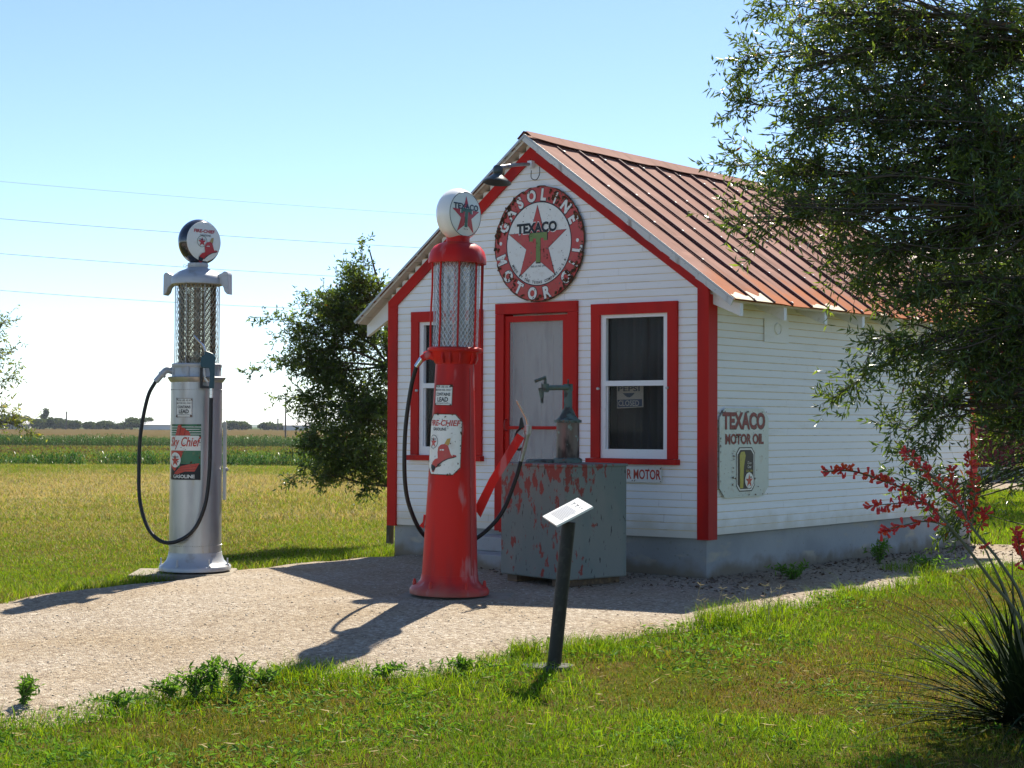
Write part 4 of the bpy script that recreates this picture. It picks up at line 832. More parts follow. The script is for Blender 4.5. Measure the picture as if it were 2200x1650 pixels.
c = MB(); c.prism([(.080, 1.75), (.098, 1.75), (.100, 1.60), (.16, 1.592), (.16, 1.572), (.082, 1.578)], nf, -.014, .014); c.build('trigger_guard', MT['rubber'], nz)
c = MB(); c.tube(catmull([(.120, -.255, 1.89), (.10, -.252, 1.935), (.06, -.245, 1.975), (.02, -.235, 2.02)], 5), .0105, 8); c.build('spout', MT['chrome'], nz, True)
c = MB(); c.prism([(.105, 1.745), (.118, 1.745), (.125, 1.66), (.15, 1.63), (.145, 1.62), (.115, 1.65)], nf, -.007, .007); c.build('trigger', MT['steel'], nz)
pd = tag(MB().box(-.52, .33, -.32, .30, -.06, .006).build('concrete_pad', MT['pad_concrete'], None, bevel=.01), 'low concrete pad under the silver pump', 'slab', 'pads under the pumps'); pd.location = ground(419, 1229); pd.rotation_euler = (0, 0, R(4))

# ------------------------------------------------------------------ oil tank with hand pump
tk = empty('oil_tank', (.425, 13.03, 0), R(-50.5), 'square grey green oil tank with flaking red paint and hand pump on top', 'oil tank')
c = MB(); c.box(-.40, .40, -.335, .335, .055, .955); c.build('cabinet', MT['tank_paint'], tk, bevel=.012)
c = MB(); c.box(-.408, .408, -.343, .343, .945, .968); top = c.build('lid', MT['tank_paint'], tk, bevel=.006)
for x in (-.28, .28):
    c = MB(); c.box(x - .06, x + .06, -.31, .31, -.02, .055); c.build('skid', MT['wood_old'], tk)
c = MB(); c.lathe([(0, .968), (.15, .968), (.15, .985), (.13, .995), (0, .995)], 32, Matrix.Translation((-.19, -.05, 0))); c.build('filler_cap', MT['verdigris'], tk, True)
hp = Vector((.03, .02, 0)); TM = Matrix.Translation(hp)
c = MB(); c.lathe([(0, .968), (.118, .968), (.118, 1.0), (.10, 1.012), (0, 1.012)], 32, TM); c.build('pump_foot', MT['verdigris'], tk, True)
c = MB(); c.lathe([(.094, 1.01), (.094, 1.30)], 32, TM, cap=False); c.build('pump_barrel', MT['brass_old'], tk, True)
c = MB(); c.lathe([(.0, 1.298), (.112, 1.298), (.112, 1.318), (.09, 1.326), (.065, 1.355), (.045, 1.40), (.035, 1.42), (.035, 1.60), (0, 1.605)], 28, TM); c.build('pump_head', MT['verdigris'], tk, True)
c = MB()
inv = Matrix.Rotation(R(50.5), 4, 'Z')
def tl(x, y, z): return hp + (inv @ Vector((x, y, 0))) + Vector((0, 0, z))
c.tube([tl(.0, 0, 1.56), tl(.0, 0, 1.615)], .040, 12); c.tube([tl(0, -.03, 1.585), tl(-.10, -.05, 1.583), tl(-.20, -.07, 1.580)], .022, 10); c.tube([tl(-.19, -.068, 1.545), tl(-.19, -.068, 1.615)], .031, 12); c.tube([tl(-.225, -.07, 1.58), tl(-.215, -.07, 1.50)], [.022, .017], 10); c.tube([tl(-.215, -.07, 1.51), tl(-.215, -.07, 1.455)], .012, 8)
arm = c.build('spout_arm', MT['verdigris'], tk, True)
c = MB(); c.tube([tl(-.19, -.068, 1.61), tl(-.19, -.068, 1.655)], .012, 8); c.tube([tl(-.275, -.085, 1.632), tl(-.185, -.065, 1.668)], .013, 8); c.build('valve_handle', MT['verdigris'], arm, True)
c = MB(); c.tube([tl(0, 0, 1.61), tl(0, 0, 1.655)], .007, 6); c.build('vent_stem', MT['verdigris'], tk)

# ------------------------------------------------------------------ plaque
pq = empty('information_plaque', ground(1187, 1444, -.055), 0, 'small white printed plaque tilted on a black post in the grass', 'plaque')
c = MB(); c.tube([(0, 0, -.05), (.095, .0, .905)], .042, 20); c.build('post', MT['black_post'], pq, True)
c = MB(); P0 = [(.155 * math.cos(a) * (1 + .12 * math.sin(3 * a)),   .12 * math.sin(a) * (1 + .1 * math.cos(2 * a))) for a in np.linspace(0, 2 * math.pi, 18)[:-1]]
c.prism([(x - .03, y) for x, y in P0], lambda x, y, t: Vector((x, y, t)), -.06, .044); c.build('foot', MT['slate'], pq, bevel=.012)
Uv = Vector((.217, .042, .112)); Wv = Vector((.078, -.290, -.038)); Nv = Wv.cross(Uv).normalized(); o0 = Vector((-.062, .11, .933))
pm = lambda x, y, t: o0 + Wv * x + Uv * y + Nv * t
c = MB(); c.prism([(0, 0), (1, 0), (1, 1), (0, 1)], pm, -.012, 0); board = c.build('board', MT['paper'], pq)
c = MB(); c.prism([(.2, .2), (.8, .2), (.8, .8), (.2, .8)], pm, -.03, -.012); c.build('bracket', MT['black_post'], pq)
b = Flat(); g = random.Random(2)
for k in range(13): b.poly([(.10, .62 - k * .036), (.90 - g.uniform(0, .14), .62 - k * .036), (.88, .632 - k * .036), (.10, .632 - k * .036)])
b.put('printed_lines', MT['ink'], board, pm, .001)
b = Flat()
for x0, y0, wd, hh in ((.18, .80, .12, .025), (.22, .72, .03, .09), (.40, .80, .14, .025), (.46, .71, .03, .10), (.64, .76, .03, .06), (.78, .76, .03, .06)): b.poly([(x0, y0), (x0 + wd, y0), (x0 + wd, y0 + hh), (x0, y0 + hh)])
b.put('printed_mark', MT['ink_dark'], board, pm, .001)
# ------------------------------------------------------------------ barn behind, far buildings, poles, wires
bn = empty('barn', (16.0, 39.0, -.05), 0, 'dark red sheet metal barn behind the oak at right', 'barn')
c = MB(); x = -6.1
while x < 9: c.add([(x, 0, .30), (x + .12, 0, .30), (x + .15, -.035, .30), (x + .21, -.035, .30), (x + .24, 0, .30), (x, 0, 5.3), (x + .12, 0, 5.3), (x + .15, -.035, 5.3), (x + .21, -.035, 5.3), (x + .24, 0, 5.3)], [(0, 1, 6, 5), (1, 2, 7, 6), (2, 3, 8, 7), (3, 4, 9, 8)]); x += .24
c.add([(-6.1, 0, .3), (-6.1, 14, .3), (-6.1, 14, 5.3), (-6.1, 0, 5.3)], [(0, 1, 2, 3)]); c.add([(9, 0, .3), (9, 14, .3), (9, 14, 5.3), (9, 0, 5.3)], [(0, 1, 2, 3)]); c.add([(-6.1, 14, .3), (9, 14, .3), (9, 14, 5.3), (-6.1, 14, 5.3)], [(0, 1, 2, 3)])
c.build('wall', MT['barn_red'], bn)
c = MB(); c.box(-6.15, 9.05, -.06, 14, -.3, .30); c.build('foundation', MT['barn_base'], bn)
c = MB(); c.add([(-6.4, -.5, 5.15), (9.3, -.5, 5.15), (9.3, 7, 6.5), (-6.4, 7, 6.5), (9.3, 14.5, 5.15), (-6.4, 14.5, 5.15), (-6.4, -.5, 5.05), (9.3, -.5, 5.05)], [(0, 1, 2, 3), (3, 2, 4, 5), (6, 7, 1, 0)]); c.build('roof', MT['barn_red'], bn)
grid_mesh('barn_path', np.arange(8.0, 22, .5), np.arange(31.5, 38.9, .5), lambda X, Y: -.0 + .03 * (fbm(X, Y, 4) - .5) + np.clip(np.minimum((Y - 31.5), 1) - .6, -.4, .1) * .2, GRAVEL, kind='structure', label='pale gravel path along the foot of the red barn', cat='gravel')
for i, (px, wd, lab) in enumerate(((332, 15, 'long low white roofed shed far across the field left of the silver pump'), (4, 26, 'white roofed house far across the field at the left edge'), (636, 12, 'tiny white roofed shed far away beside the utility pole'))):
    p = at(px, 930, 770); e = empty('far_shed', (p.x, 770, -3.1), R(8), lab, 'building', 'far buildings across the field')
    c = MB(); c.box(-wd / 2, wd / 2, 0, 7, 0, 2.4); c.build('wall', MT['far_wall'], e); c = MB(); c.prism([(-.5, 2.4), (3.5, 4.2), (7.5, 2.4)], lambda y, z, t: Vector((t, y, z)), -wd / 2 - .4, wd / 2 + .4); c.build('roof', MT['far_roof'], e)
for px, top, dep, lab in ((614, 845, 420, 'bare utility pole rising beside the left oak'), (143, 884, 760, 'thin utility pole far off among the left field trees'), (597, 899, 760, 'tiny distant utility pole left of the nearer pole')):
    p = at(px, top, dep); e = empty('utility_pole', (p.x, dep, -3.1), 0, lab, 'utility pole', 'utility poles across the fields')
    c = MB(); c.tube([(0, 0, 0), (0, 0, p.z + 3.1)], [.22 * dep / 420, .15 * dep / 420], 8); c.build('pole', MT['pole_wood'], e); c = MB(); c.box(-1.1, 1.1, -.08, .08, p.z + 2.3, p.z + 2.5); c.build('crossarm', MT['pole_wood'], e)
def wire(px0, y0, d0, px1, y1, d1, rad, label, sag=.25):
    a, b = at(px0, y0, d0), at(px1, y1, d1); d = b - a; a = a - d * .5; d = d * 2.2; P = [a + d * q - Vector((0, 0, sag * 4 * q * (1 - q) - sag * .9)) for q in np.linspace(0, 1, 25)]
    c = MB(); c.tube(P, rad, 5); tag(c.build('power_line', MT['cable'], None, True), label, 'power line', 'power lines crossing the sky')
wire(0, 393, 52, 945, 463, 60, .005, 'topmost thin power line crossing the sky')
wire(0, 473, 52, 870, 531, 59, .008, 'second power line down passing behind the black globe')
wire(0, 548, 52, 835, 600, 59, .008, 'third power line down passing behind the silver pump cap')
wire(0, 627, 52, 640, 663, 57, .008, 'lowest of the four near power lines in the sky')
wire(0, 876, 420, 614, 880, 420, .045, 'faint far power line low over the fields', .6)

# ------------------------------------------------------------------ vegetation
def unit(n, g):
    v = g.normal(size=(n, 3)); return v / np.linalg.norm(v, axis=1, keepdims=True)
def leaves_mesh(name, P, D, L, Wd, mats, mi, parent, g, extra=None):
    n = len(P); S = np.cross(D, unit(n, g)); S /= np.linalg.norm(S, axis=1, keepdims=True) + 1e-9; Nn = np.cross(S, D)
    mid = P + D * (L * .48)[:, None]; up = Nn * (Wd * .22)[:, None]; tip = P + D * L[:, None] - Nn * (L * .12)[:, None]
    V = np.stack([P, mid + S * (Wd / 2)[:, None] + up, mid - S * (Wd / 2)[:, None] + up, tip], 1).reshape(-1, 3)
    b = np.arange(n) * 4; T = np.stack([np.stack([b, b + 1, b + 3], 1), np.stack([b, b + 3, b + 2], 1)], 1).reshape(-1, 3); M_ = np.repeat(mi, 2)
    if extra is not None:
        eV, eT, em = extra; T = np.concatenate([T, eT + len(V)]); V = np.concatenate([V, eV]); M_ = np.concatenate([M_, np.full(len(eT), em)])
    return mesh_np(name, V, T, mats, M_, parent)
def tree(root, trunk, lobes, mats, weights, leaf=(.05, .013), twig=(.14, .34), per_twig=11, seed=1, limb_r=.028, tip=None, droop=-.05):
    """trunk: world points with radii; lobes: (centre, (rx,ry,rz), branches, twigs per branch)"""
    g = np.random.default_rng(seed); loc = np.array(root.location); wood = MB()
    tp = [np.array(p[:3]) - loc for p in trunk]; wood.tube([tuple(p) for p in tp], [p[3] for p in trunk], 12)
    TS = []; TD = []; TL = []; thin = MB()
    for (c, r, nb, nt_) in lobes:
        c = np.array(c) - loc; r = np.array(r)
        i = min(range(len(tp)), key=lambda k: np.linalg.norm((tp[k] - c) * np.array([1, 1, 1.3])) + (.6 if tp[k][2] > c[2] + .1 else 0))
        a = tp[i]; m = (a + c) / 2 + g.normal(size=3) * .08 * np.linalg.norm(c - a) + np.array([0, 0, .08 * np.linalg.norm(c - a)])
        limb = [np.array(q) for q in catmull([a, m, c], 8)]; n_ = len(limb); wood.tube([tuple(q) for q in limb], list(np.linspace(limb_r, limb_r * .32, n_)), 7)
        for _ in range(nb):
            u = unit(1, g)[0]; e = c + u * r * g.uniform(.35, 1.12); t = g.uniform(.35, 1.); s = limb[int(t * (n_ - 1))]
            if np.linalg.norm(e - s) < .05: continue
            mm = (s + e) / 2 + g.normal(size=3) * .10 * np.linalg.norm(e - s); br = [np.array(q) for q in catmull([s, mm, e], 6)]
            thin.tube([tuple(q) for q in br], list(np.linspace(limb_r * .26, limb_r * .07, len(br))), 4, False)
            for _k in range(nt_):
                q = g.uniform(.2, 1.); x = q * (len(br) - 1); k0 = min(int(x), len(br) - 2); p = br[k0] + (br[k0 + 1] - br[k0]) * (x - k0)
                d = br[k0 + 1] - br[k0]; d = d / (np.linalg.norm(d) + 1e-9) * .8 + unit(1, g)[0] * .9 + np.array([0, 0, droop]); TS.append(p); TD.append(d / np.linalg.norm(d)); TL.append(g.uniform(*twig))
    for pts in (tip or []):               # long single sprays
        br = [np.array(q) - loc for q in catmull(pts, 8)]; thin.tube([tuple(q) for q in br], list(np.linspace(.0042, .0014, len(br))), 4, False)
        for k0 in range(1, len(br) - 1):
            for _ in range(g.integers(1, 3)):
                d = br[k0 + 1] - br[k0]; d = d / np.linalg.norm(d) * .8 + unit(1, g)[0] * .9; TS.append(br[k0]); TD.append(d / np.linalg.norm(d)); TL.append(g.uniform(*twig) * .9)
    TS, TD, TL = np.array(TS), np.array(TD), np.array(TL); nT = len(TS)
    tr = wood.build('trunk', MT['bark'], root, True)
    # twigs as slim three-sided spikes
    A = np.cross(TD, unit(nT, g)); A /= np.linalg.norm(A, axis=1, keepdims=True); B = np.cross(TD, A); w = .0022
    eV = np.stack([TS + A * w, TS - A * w * .5 + B * w, TS - A * w * .5 - B * w, TS + TD * TL[:, None]], 1).reshape(-1, 3); b = np.arange(nT) * 4
    eT = np.stack([np.stack([b, b + 1, b + 3], 1), np.stack([b + 1, b + 2, b + 3], 1), np.stack([b + 2, b, b + 3], 1)], 1).reshape(-1, 3)
    tv = np.array([tuple(p) for p in thin.v]).reshape(-1, 3); tq = np.array(thin.f).reshape(-1, 4); tt = np.concatenate([tq[:, :3], tq[:, [0, 2, 3]]]) if len(tq) else np.zeros((0, 3), int)
    ex = (np.concatenate([eV, tv]), np.concatenate([eT, tt + len(eV)]), len(mats))
    k = per_twig; P = np.repeat(TS, k, 0) + np.repeat(TD * TL[:, None], k, 0) * g.uniform(.1, 1.02, (nT * k, 1)); D = np.repeat(TD, k, 0) * .60 + unit(nT * k, g) * .80 + np.array([0, 0, -.12]); D /= np.linalg.norm(D, axis=1, keepdims=True)
    n = nT * k; L = leaf[0] * g.uniform(.6, 1.25, n); Wd = leaf[1] * g.uniform(.7, 1.25, n)
    cl = np.repeat(g.random(nT), k) * .6 + g.random(n) * .4; cw = np.cumsum(weights) / sum(weights); mi = np.searchsorted(cw, np.clip(cl, 0, .9999) ** 1.0)
    return leaves_mesh('crown', P, D, L, Wd, list(mats) + [MT['twig']], mi, root, g, ex)

# big oak at the right edge
def lob(px, py, dep, rx, ry, rd, nb, nt_): 
    s = dep / FPX; return (tuple(at(px, py, dep)), (rx * s, rd, ry * s), nb, nt_)
base = Vector((4.5, 9.5, -.03))
base.z = float(rise(base.x, base.y)) - .03
ok = empty('oak_tree', base, 0, 'large dense willow leaved oak filling the right edge before the shed', 'tree', 'oak trees in the yard')
trk = [(4.5, 9.5, -.45, .115), (4.48, 9.5, .7, .10), (4.4, 9.45, 1.5, .09), (4.2, 9.35, 2.3, .072), (3.95, 9.25, 3.2, .055), (3.7, 9.15, 4.2, .034), (3.5, 9.1, 4.9, .014)]
LB = [(1755, 30, 8.9, 85, 70, .45, 22, 8), (1705, 150, 9.0, 62, 65, .4, 21, 8), (1715, 260, 8.8, 68, 50, .4, 21, 8), (1685, 370, 9.0, 70, 45, .35, 22, 8), (1680, 450, 8.8, 72, 36, .35, 21, 8),
      (1810, 420, 9.0, 100, 80, .55, 28, 9), (1870, 250, 9.1, 130, 115, .7, 40, 9), (1870, 80, 9.0, 130, 100, .6, 32, 9), (2060, 90, 9.1, 165, 140, .8, 50, 9), (2060, 290, 9.0, 165, 130, .8, 56, 9),
      (2080, 470, 8.9, 160, 110, .8, 52, 9), (1870, 540, 8.9, 100, 48, .45, 26, 9), (1940, 620, 8.8, 85, 48, .4, 22, 8), (2110, 640, 9.0, 110, 90, .6, 38, 9), (1945, 745, 8.8, 55, 38, .3, 15, 8), (1975, 870, 8.8, 48, 60, .3, 15, 8), (2040, 790, 8.9, 60, 60, .35, 20, 8),
      (2130, 800, 9.0, 85, 100, .55, 34, 9), (2170, 930, 9.0, 65, 65, .45, 22, 9), (2025, 1065, 9.0, 50, 50, .25, 9, 7), (2350, 300, 9.1, 210, 250, 1.1, 60, 9), (2360, 700, 9.1, 200, 200, 1.0, 50, 9), (2060, -140, 9.0, 220, 110, .9, 40, 9), (2300, 950, 9.1, 120, 90, .5, 14, 8)]
sprays = [[at(x, y, d) for x, y in pts] for d, pts in ((8.9, [(1700, 120), (1630, 125), (1600, 118)]), (9.0, [(1700, 110), (1610, 125), (1578, 168)]), (8.8, [(1700, 230), (1620, 225), (1588, 214)]), (8.9, [(1690, 350), (1600, 355), (1568, 356)]), (8.8, [(1700, 470), (1610, 480), (1562, 488)]),
    (8.8, [(1990, 745), (1890, 790), (1840, 820), (1787, 858)]), (8.7, [(1960, 720), (1890, 735), (1850, 790)]), (8.8, [(2030, 850), (1960, 920), (1905, 905)]), (8.8, [(2040, 900), (1985, 960), (1945, 965)]), (8.9, [(1760, 20), (1690, 10), (1640, 25)]), (8.8, [(1990, 620), (1880, 610), (1800, 585)]), (8.8, [(2060, 1010), (2010, 1040), (1960, 1035)]), (8.8, [(2075, 1030), (2065, 1090), (2040, 1150)]))]
SHADE_LOBES = [((5.2, 9.6, 3.2), (1.4, 1.3, 1.1), 26, 8), ((6.4, 10.3, 3.6), (1.4, 1.4, 1.2), 26, 8), ((5.2, 9.4, 5.2), (1.4, 1.4, 1.0), 26, 8), ((6.3, 9.6, 5.2), (1.3, 1.4, 1.1), 24, 8), ((5.9, 11.3, 3.3), (1.3, 1.2, 1.2), 24, 8), ((6.3, 8.6, 3.0), (1.2, 1.2, 1.2), 22, 8), ((5.8, 9.8, 2.0), (1.3, 1.2, .8), 18, 8)]  # unseen crown lobes added to cut the sky light on the side wall
tree(ok, trk, [(c_, r_, int(b_ * 1.4), max(5, int(t_ * .72))) for c_, r_, b_, t_ in (lob(*q) for q in LB)] + SHADE_LOBES, LEAF['oak'], (.26, .42, .27, .05), (.056, .0128), (.12, .34), 11, 5, .026, sprays)
# oak beside the station
lo = empty('oak_tree', (-1.31, 17.18, -.04), 0, 'young dark green oak growing behind the left corner of the station', 'tree', 'oak trees in the yard')
trk = [(-1.31, 17.18, -.1, .042), (-1.30, 17.18, .6, .038), (-1.29, 17.18, 1.2, .035), (-1.32, 17.2, 1.9, .028), (-1.4, 17.2, 2.6, .018), (-1.55, 17.2, 3.15, .007)]
LB = [(790, 985, 17.1, 75, 65, .5, 26, 10), (700, 950, 17.2, 70, 75, .5, 30, 10), (770, 850, 17.2, 90, 90, .6, 50, 10), (690, 800, 17.2, 75, 75, .5, 38, 10), (740, 700, 17.2, 90, 80, .6, 50, 10), (650, 710, 17.1, 60, 45, .4, 20, 9), (775, 630, 17.2, 55, 50, .4, 26, 9), (710, 650, 17.2, 60, 45, .4, 22, 9), (690, 1010, 17.0, 60, 35, .4, 14, 9), (760, 590, 17.2, 32, 35, .25, 8, 8), (840, 760, 17.1, 50, 110, .5, 26, 9), (800, 900, 17.0, 60, 90, .5, 26, 10), (640, 780, 17.1, 50, 40, .3, 12, 9), (650, 870, 17.2, 50, 45, .3, 14, 8), (650, 950, 17.1, 35, 40, .3, 8, 8)]
sprays = [[at(x, y, 17.1) for x, y in pts] for pts in ([(770, 620), (782, 570), (773, 517)], [(700, 700), (620, 690), (548, 680)], [(680, 750), (600, 770), (530, 806)], [(700, 840), (640, 850), (590, 862)], [(690, 990), (645, 1010), (618, 1035)], [(780, 1020), (790, 1045), (775, 1060)], [(720, 640), (680, 640), (640, 655)])]
tree(lo, trk, [lob(*q) for q in LB], LEAF['oak'], (.34, .42, .22, .02), (.056, .019), (.10, .26), 9, 9, .016, sprays)
# tree at the left edge, only its outer twigs reach into the picture
le = empty('edge_tree', (-5.0, 12.2, -.04), 0, 'pale sunlit small leaved tree reaching in at the left edge', 'tree')
trk = [(-5.0, 12.2, -.1, .07), (-4.98, 12.2, .8, .06), (-4.95, 12.2, 1.7, .045), (-4.95, 12.2, 2.6, .02)]
LB = [(-45, 760, 12.2, 40, 50, .4, 12, 7), (-50, 860, 12.2, 45, 50, .4, 14, 7), (-130, 780, 12.2, 90, 110, .6, 32, 8), (-260, 800, 12.2, 130, 160, .8, 40, 8), (-90, 700, 12.2, 50, 35, .4, 10, 7)]
sprays = [[at(x, y, 12.2) for x, y in pts] for pts in ([(-45, 720), (-5, 705), (10, 690)], [(-45, 770), (-5, 765), (20, 762)], [(-35, 830), (0, 820), (26, 808)], [(-35, 880), (5, 885), (34, 892)], [(-30, 900), (30, 912), (72, 930)])]
tree(le, trk, [lob(*q) for q in LB], LEAF['pale'], (.5, .4, .10), (.040, .012), (.10, .24), 9, 13, .016, sprays)
# oak behind, shading the ground before the barn
bo = empty('oak_tree', (9.4, 26.5, -.05), 0, 'broad oak standing between the shed and the barn behind the nearer oak', 'tree', 'oak trees in the yard')
trk = [(9.4, 26.5, -.1, .16), (9.4, 26.5, 1.2, .14), (9.3, 26.5, 2.6, .11), (9.3, 26.5, 4.2, .06), (9.2, 26.5, 5.4, .02)]
tree(bo, trk, [((9.3 + dx, 26.5 + dy, z), (1.6, 1.6, 1.2), 28, 8) for dx, dy, z in ((-1.8, -.5, 3.6), (1.6, .2, 3.4), (0, -2.4, 3.6), (.2, 2.2, 3.8), (-.8, 0, 5.0), (1.0, 0, 5.2), (-2.2, 1.6, 3.6), (-1.6, -2.6, 3.8), (-1.4, 3.2, 4.0), (1.2, -2.6, 3.6), (0, 0, 3.8))], LEAF['oak'], (.5, .35, .15, .0), (.12, .055), (.25, .6), 8, 17, .05)

# distant trees: crowns of leaf clumps on short trunks
def far_tree(px, dep, wpx, top, label, slim=False, seed=0):
    wpx *= .92 if not slim else 1.3; top -= 1
    g = np.random.default_rng(seed); s = dep / FPX; p = at(px, top, dep); zt = p.z + 3.1; wd = wpx * s
    e = empty('field_tree', (p.x, dep, -3.1), 0, label, 'tree', 'trees along the far field edge')
    c = MB(); c.tube([(0, 0, 0), (.1, 0, zt * .6)], [.35, .15], 7); c.build('trunk', MT['bark'], e)
    nl = 3 if slim else 8; C = []
    for k in range(nl):
        if slim: C.append((g.normal() * wd * .08, 0, zt * (.35 + .25 * k), wd * (.5 - .12 * k), zt * .18))
        else: q = g.uniform(-.36, .36); C.append((q * wd, g.uniform(-.3, .3) * wd, zt * (.74 - 2.6 * q * q + g.uniform(-.12, .06)), wd * g.uniform(.13, .22), zt * g.uniform(.14, .22)))
    if not slim: C.append((0, 0, zt * .60, wd * .36, zt * .36)); C.append((.16 * wd, .1, zt * .55, wd * .26, zt * .33)); C.append((-.05 * wd, 0, zt * .38, wd * .40, zt * .32))
    P = []
    for (cx, cy, cz, rh, rv) in C:
        n = 260; u = unit(n, g) * (g.uniform(.55, 1.08, (n, 1))); P.append(np.stack([cx + u[:, 0] * rh, cy + u[:, 1] * rh, cz + u[:, 2] * rv], 1))
    P = np.concatenate(P); P[:, 2] = np.maximum(P[:, 2], .3); n = len(P)
    leaves_mesh('crown', P, unit(n, g), g.uniform(.6, 1.3, n), g.uniform(.5, 1.0, n), LEAF['far'], (g.random(n) > .6).astype(int), e, g)
FT = [(20, 760, 70, 888, 'round dark field tree beside the far white roof at left'), (47, 780, 60, 893, 'dark bushy field tree just right of the left edge branch'), (85, 770, 55, 900, 'low green field tree below the tall slim one'), (118, 765, 55, 899, 'yellowish round field tree left of the thin pole'), (140, 790, 48, 903, 'dark field tree under the thin pole'), (161, 775, 36, 905, 'small round field tree right of the thin pole'),
      (193, 780, 38, 908, 'small lone field tree between two gaps of sky'), (227, 775, 50, 905, 'low peaked field tree left of the hose'), (258, 790, 40, 912, 'lowest field tree beside the taller clump'), (283, 770, 62, 898, 'broad tall field tree behind the hose'), (314, 775, 46, 897, 'tall field tree right of the hose and above the shed'), (350, 790, 60, 908, 'dark field tree touching the silver pump'), (497, 775, 48, 905, 'dark field tree just right of the silver pump'), (520, 780, 40, 907, 'rounded field tree right of its darker neighbour'), (575, 785, 44, 908, 'pale topped field tree left of the utility pole'), (605, 790, 50, 912, 'low field tree at the foot of the utility pole'), (655, 780, 55, 908, 'field tree half hidden by the left oak'), (-20, 770, 60, 892, 'field tree at the very left edge')]
for i, (px, d, w_, top, lab) in enumerate(FT): far_tree(px, d, w_, top, lab, False, 30 + i)
far_tree(95, 780, 15, 881, 'tall slim field tree standing above the rest', True, 77)

# corn
def corn(name, label, x0, x1, y0, rows, dy, sp_, hgt, leaf_n, seed, w=.075):
    g = np.random.default_rng(seed); P = []
    for r_ in range(rows):
        xs = np.arange(x0, x1, sp_) + g.normal(0, .05, len(np.arange(x0, x1, sp_))); keep = (vnoise(xs * .35, xs * 0 + r_ * .3 + seed, seed) > .12); xs = xs[keep]
        P.append(np.stack([xs, np.full(len(xs), y0 + r_ * dy) + g.normal(0, .06, len(xs)), terrain(xs, np.full(len(xs), y0 + r_ * dy))], 1))
    P = np.concatenate(P); n = len(P); H = hgt * g.uniform(.78, 1.08, n) * (.8 + .4 * vnoise(P[:, 0] * .12, P[:, 1] * .3, seed + 3)); V = []; T = []; MI = []; o = 0
    a0 = g.uniform(0, 6.28, n)
    st = np.stack([P + [.014, 0, 0], P + [-.014, .012, 0], P + [-.014, -.012, 0], P + np.stack([0 * H, 0 * H, H], 1)], 1).reshape(-1, 3); b = np.arange(n) * 4
    V.append(st); T.append(np.stack([np.stack([b, b + 1, b + 3], 1), np.stack([b + 1, b + 2, b + 3], 1), np.stack([b + 2, b, b + 3], 1)], 1).reshape(-1, 3)); MI.append(np.zeros(3 * n, int)); o = len(st)
    for k in range(leaf_n):
        a = a0 + math.pi * k + g.normal(0, .35, n); z = H * (.12 + .80 * k / leaf_n) ; Lf = H * g.uniform(.30, .46, n); d = np.stack([np.cos(a), np.sin(a), 0 * a], 1); s = np.stack([-np.sin(a), np.cos(a), 0 * a], 1) * (w * g.uniform(.35, .6, n))[:, None]; zz = np.array([0, 0, 1.])
        b0 = P + zz * z[:, None]; p1 = b0 + d * (Lf * .35)[:, None] + zz * (Lf * .42)[:, None]; p2 = b0 + d * (Lf * .75)[:, None] + zz * (Lf * .42)[:, None]; p3 = b0 + d * Lf[:, None] + zz * (Lf * .05)[:, None]
        V.append(np.stack([b0, p1 + s, p1 - s, p2 + s, p2 - s, p3], 1).reshape(-1, 3)); b = np.arange(n) * 6 + o
        T.append(np.stack([np.stack([b, b + 2, b + 1], 1), np.stack([b + 1, b + 2, b + 4], 1), np.stack([b + 1, b + 4, b + 3], 1), np.stack([b + 3, b + 4, b + 5], 1)], 1).reshape(-1, 3)); MI.append(np.repeat(np.searchsorted([.5, .965], g.random(n)), 4)); o += 6 * n
    tag(mesh_np(name, np.concatenate(V), np.concatenate(T), LEAF['corn'], np.concatenate(MI)), label, 'corn', kind='stuff')
corn('corn_rows', 'nearer band of glossy corn rows beyond the dry grass', -50, 4, 128, 5, .8, .24, 1.75, 10, 3)
corn('corn_field', 'farther band of dark green corn below the tan field', -105, 8, 258, 9, .9, .34, 1.9, 8, 4, .10)

# grass
def blades(name, P, H, Wd, lean, mi, label, cat, g, mats=GRASS):
    n = len(P); a = g.uniform(0, 2 * math.pi, n); b = g.uniform(0, 2 * math.pi, n)
    s = np.stack([np.cos(a), np.sin(a), 0 * a], 1) * (Wd / 2)[:, None]; d = np.stack([np.cos(b), np.sin(b), 0 * b], 1); z = np.array([0, 0, 1.])
    m = P + d * (H * lean * .30)[:, None] + z * (H * .58)[:, None]; t = P + d * (H * lean)[:, None] + z * (H * (1 - .28 * lean ** 2))[:, None]
    V = np.stack([P - s, P + s, m - s * .75, m + s * .75, t], 1).reshape(-1, 3); i = np.arange(n) * 5
    T = np.stack([np.stack([i, i + 1, i + 3], 1), np.stack([i, i + 3, i + 2], 1), np.stack([i + 2, i + 3, i + 4], 1)], 1).reshape(-1, 3)
    return tag(mesh_np(name, V, T, mats, np.repeat(mi, 3)), label, cat, kind='stuff')
def in_house(x, y, m=.03):
    dx, dy = x - HOME[0], y - HOME[1]; u = dx * math.cos(YAW) + dy * math.sin(YAW); v = -dx * math.sin(YAW) + dy * math.cos(YAW); return (u > -m) & (u < W + m) & (v > -m) & (v < LEN + m)
def pick(prob, g):                         # prob: (n, k) weights
    c = np.cumsum(prob / prob.sum(1, keepdims=True), 1); return (g.random((len(prob), 1)) > c).sum(1).clip(0, prob.shape[1] - 1)
g = np.random.default_rng(42)
n = 700000; x = g.uniform(-3.4, 8, n); y = 6.2 + 11.0 * g.random(n) ** 1.5; pdist = pad_dist(x, y)
wob = fbm(x * 3.1, y * 3.1, 21)
front = np.interp(x, *_CR) + .25
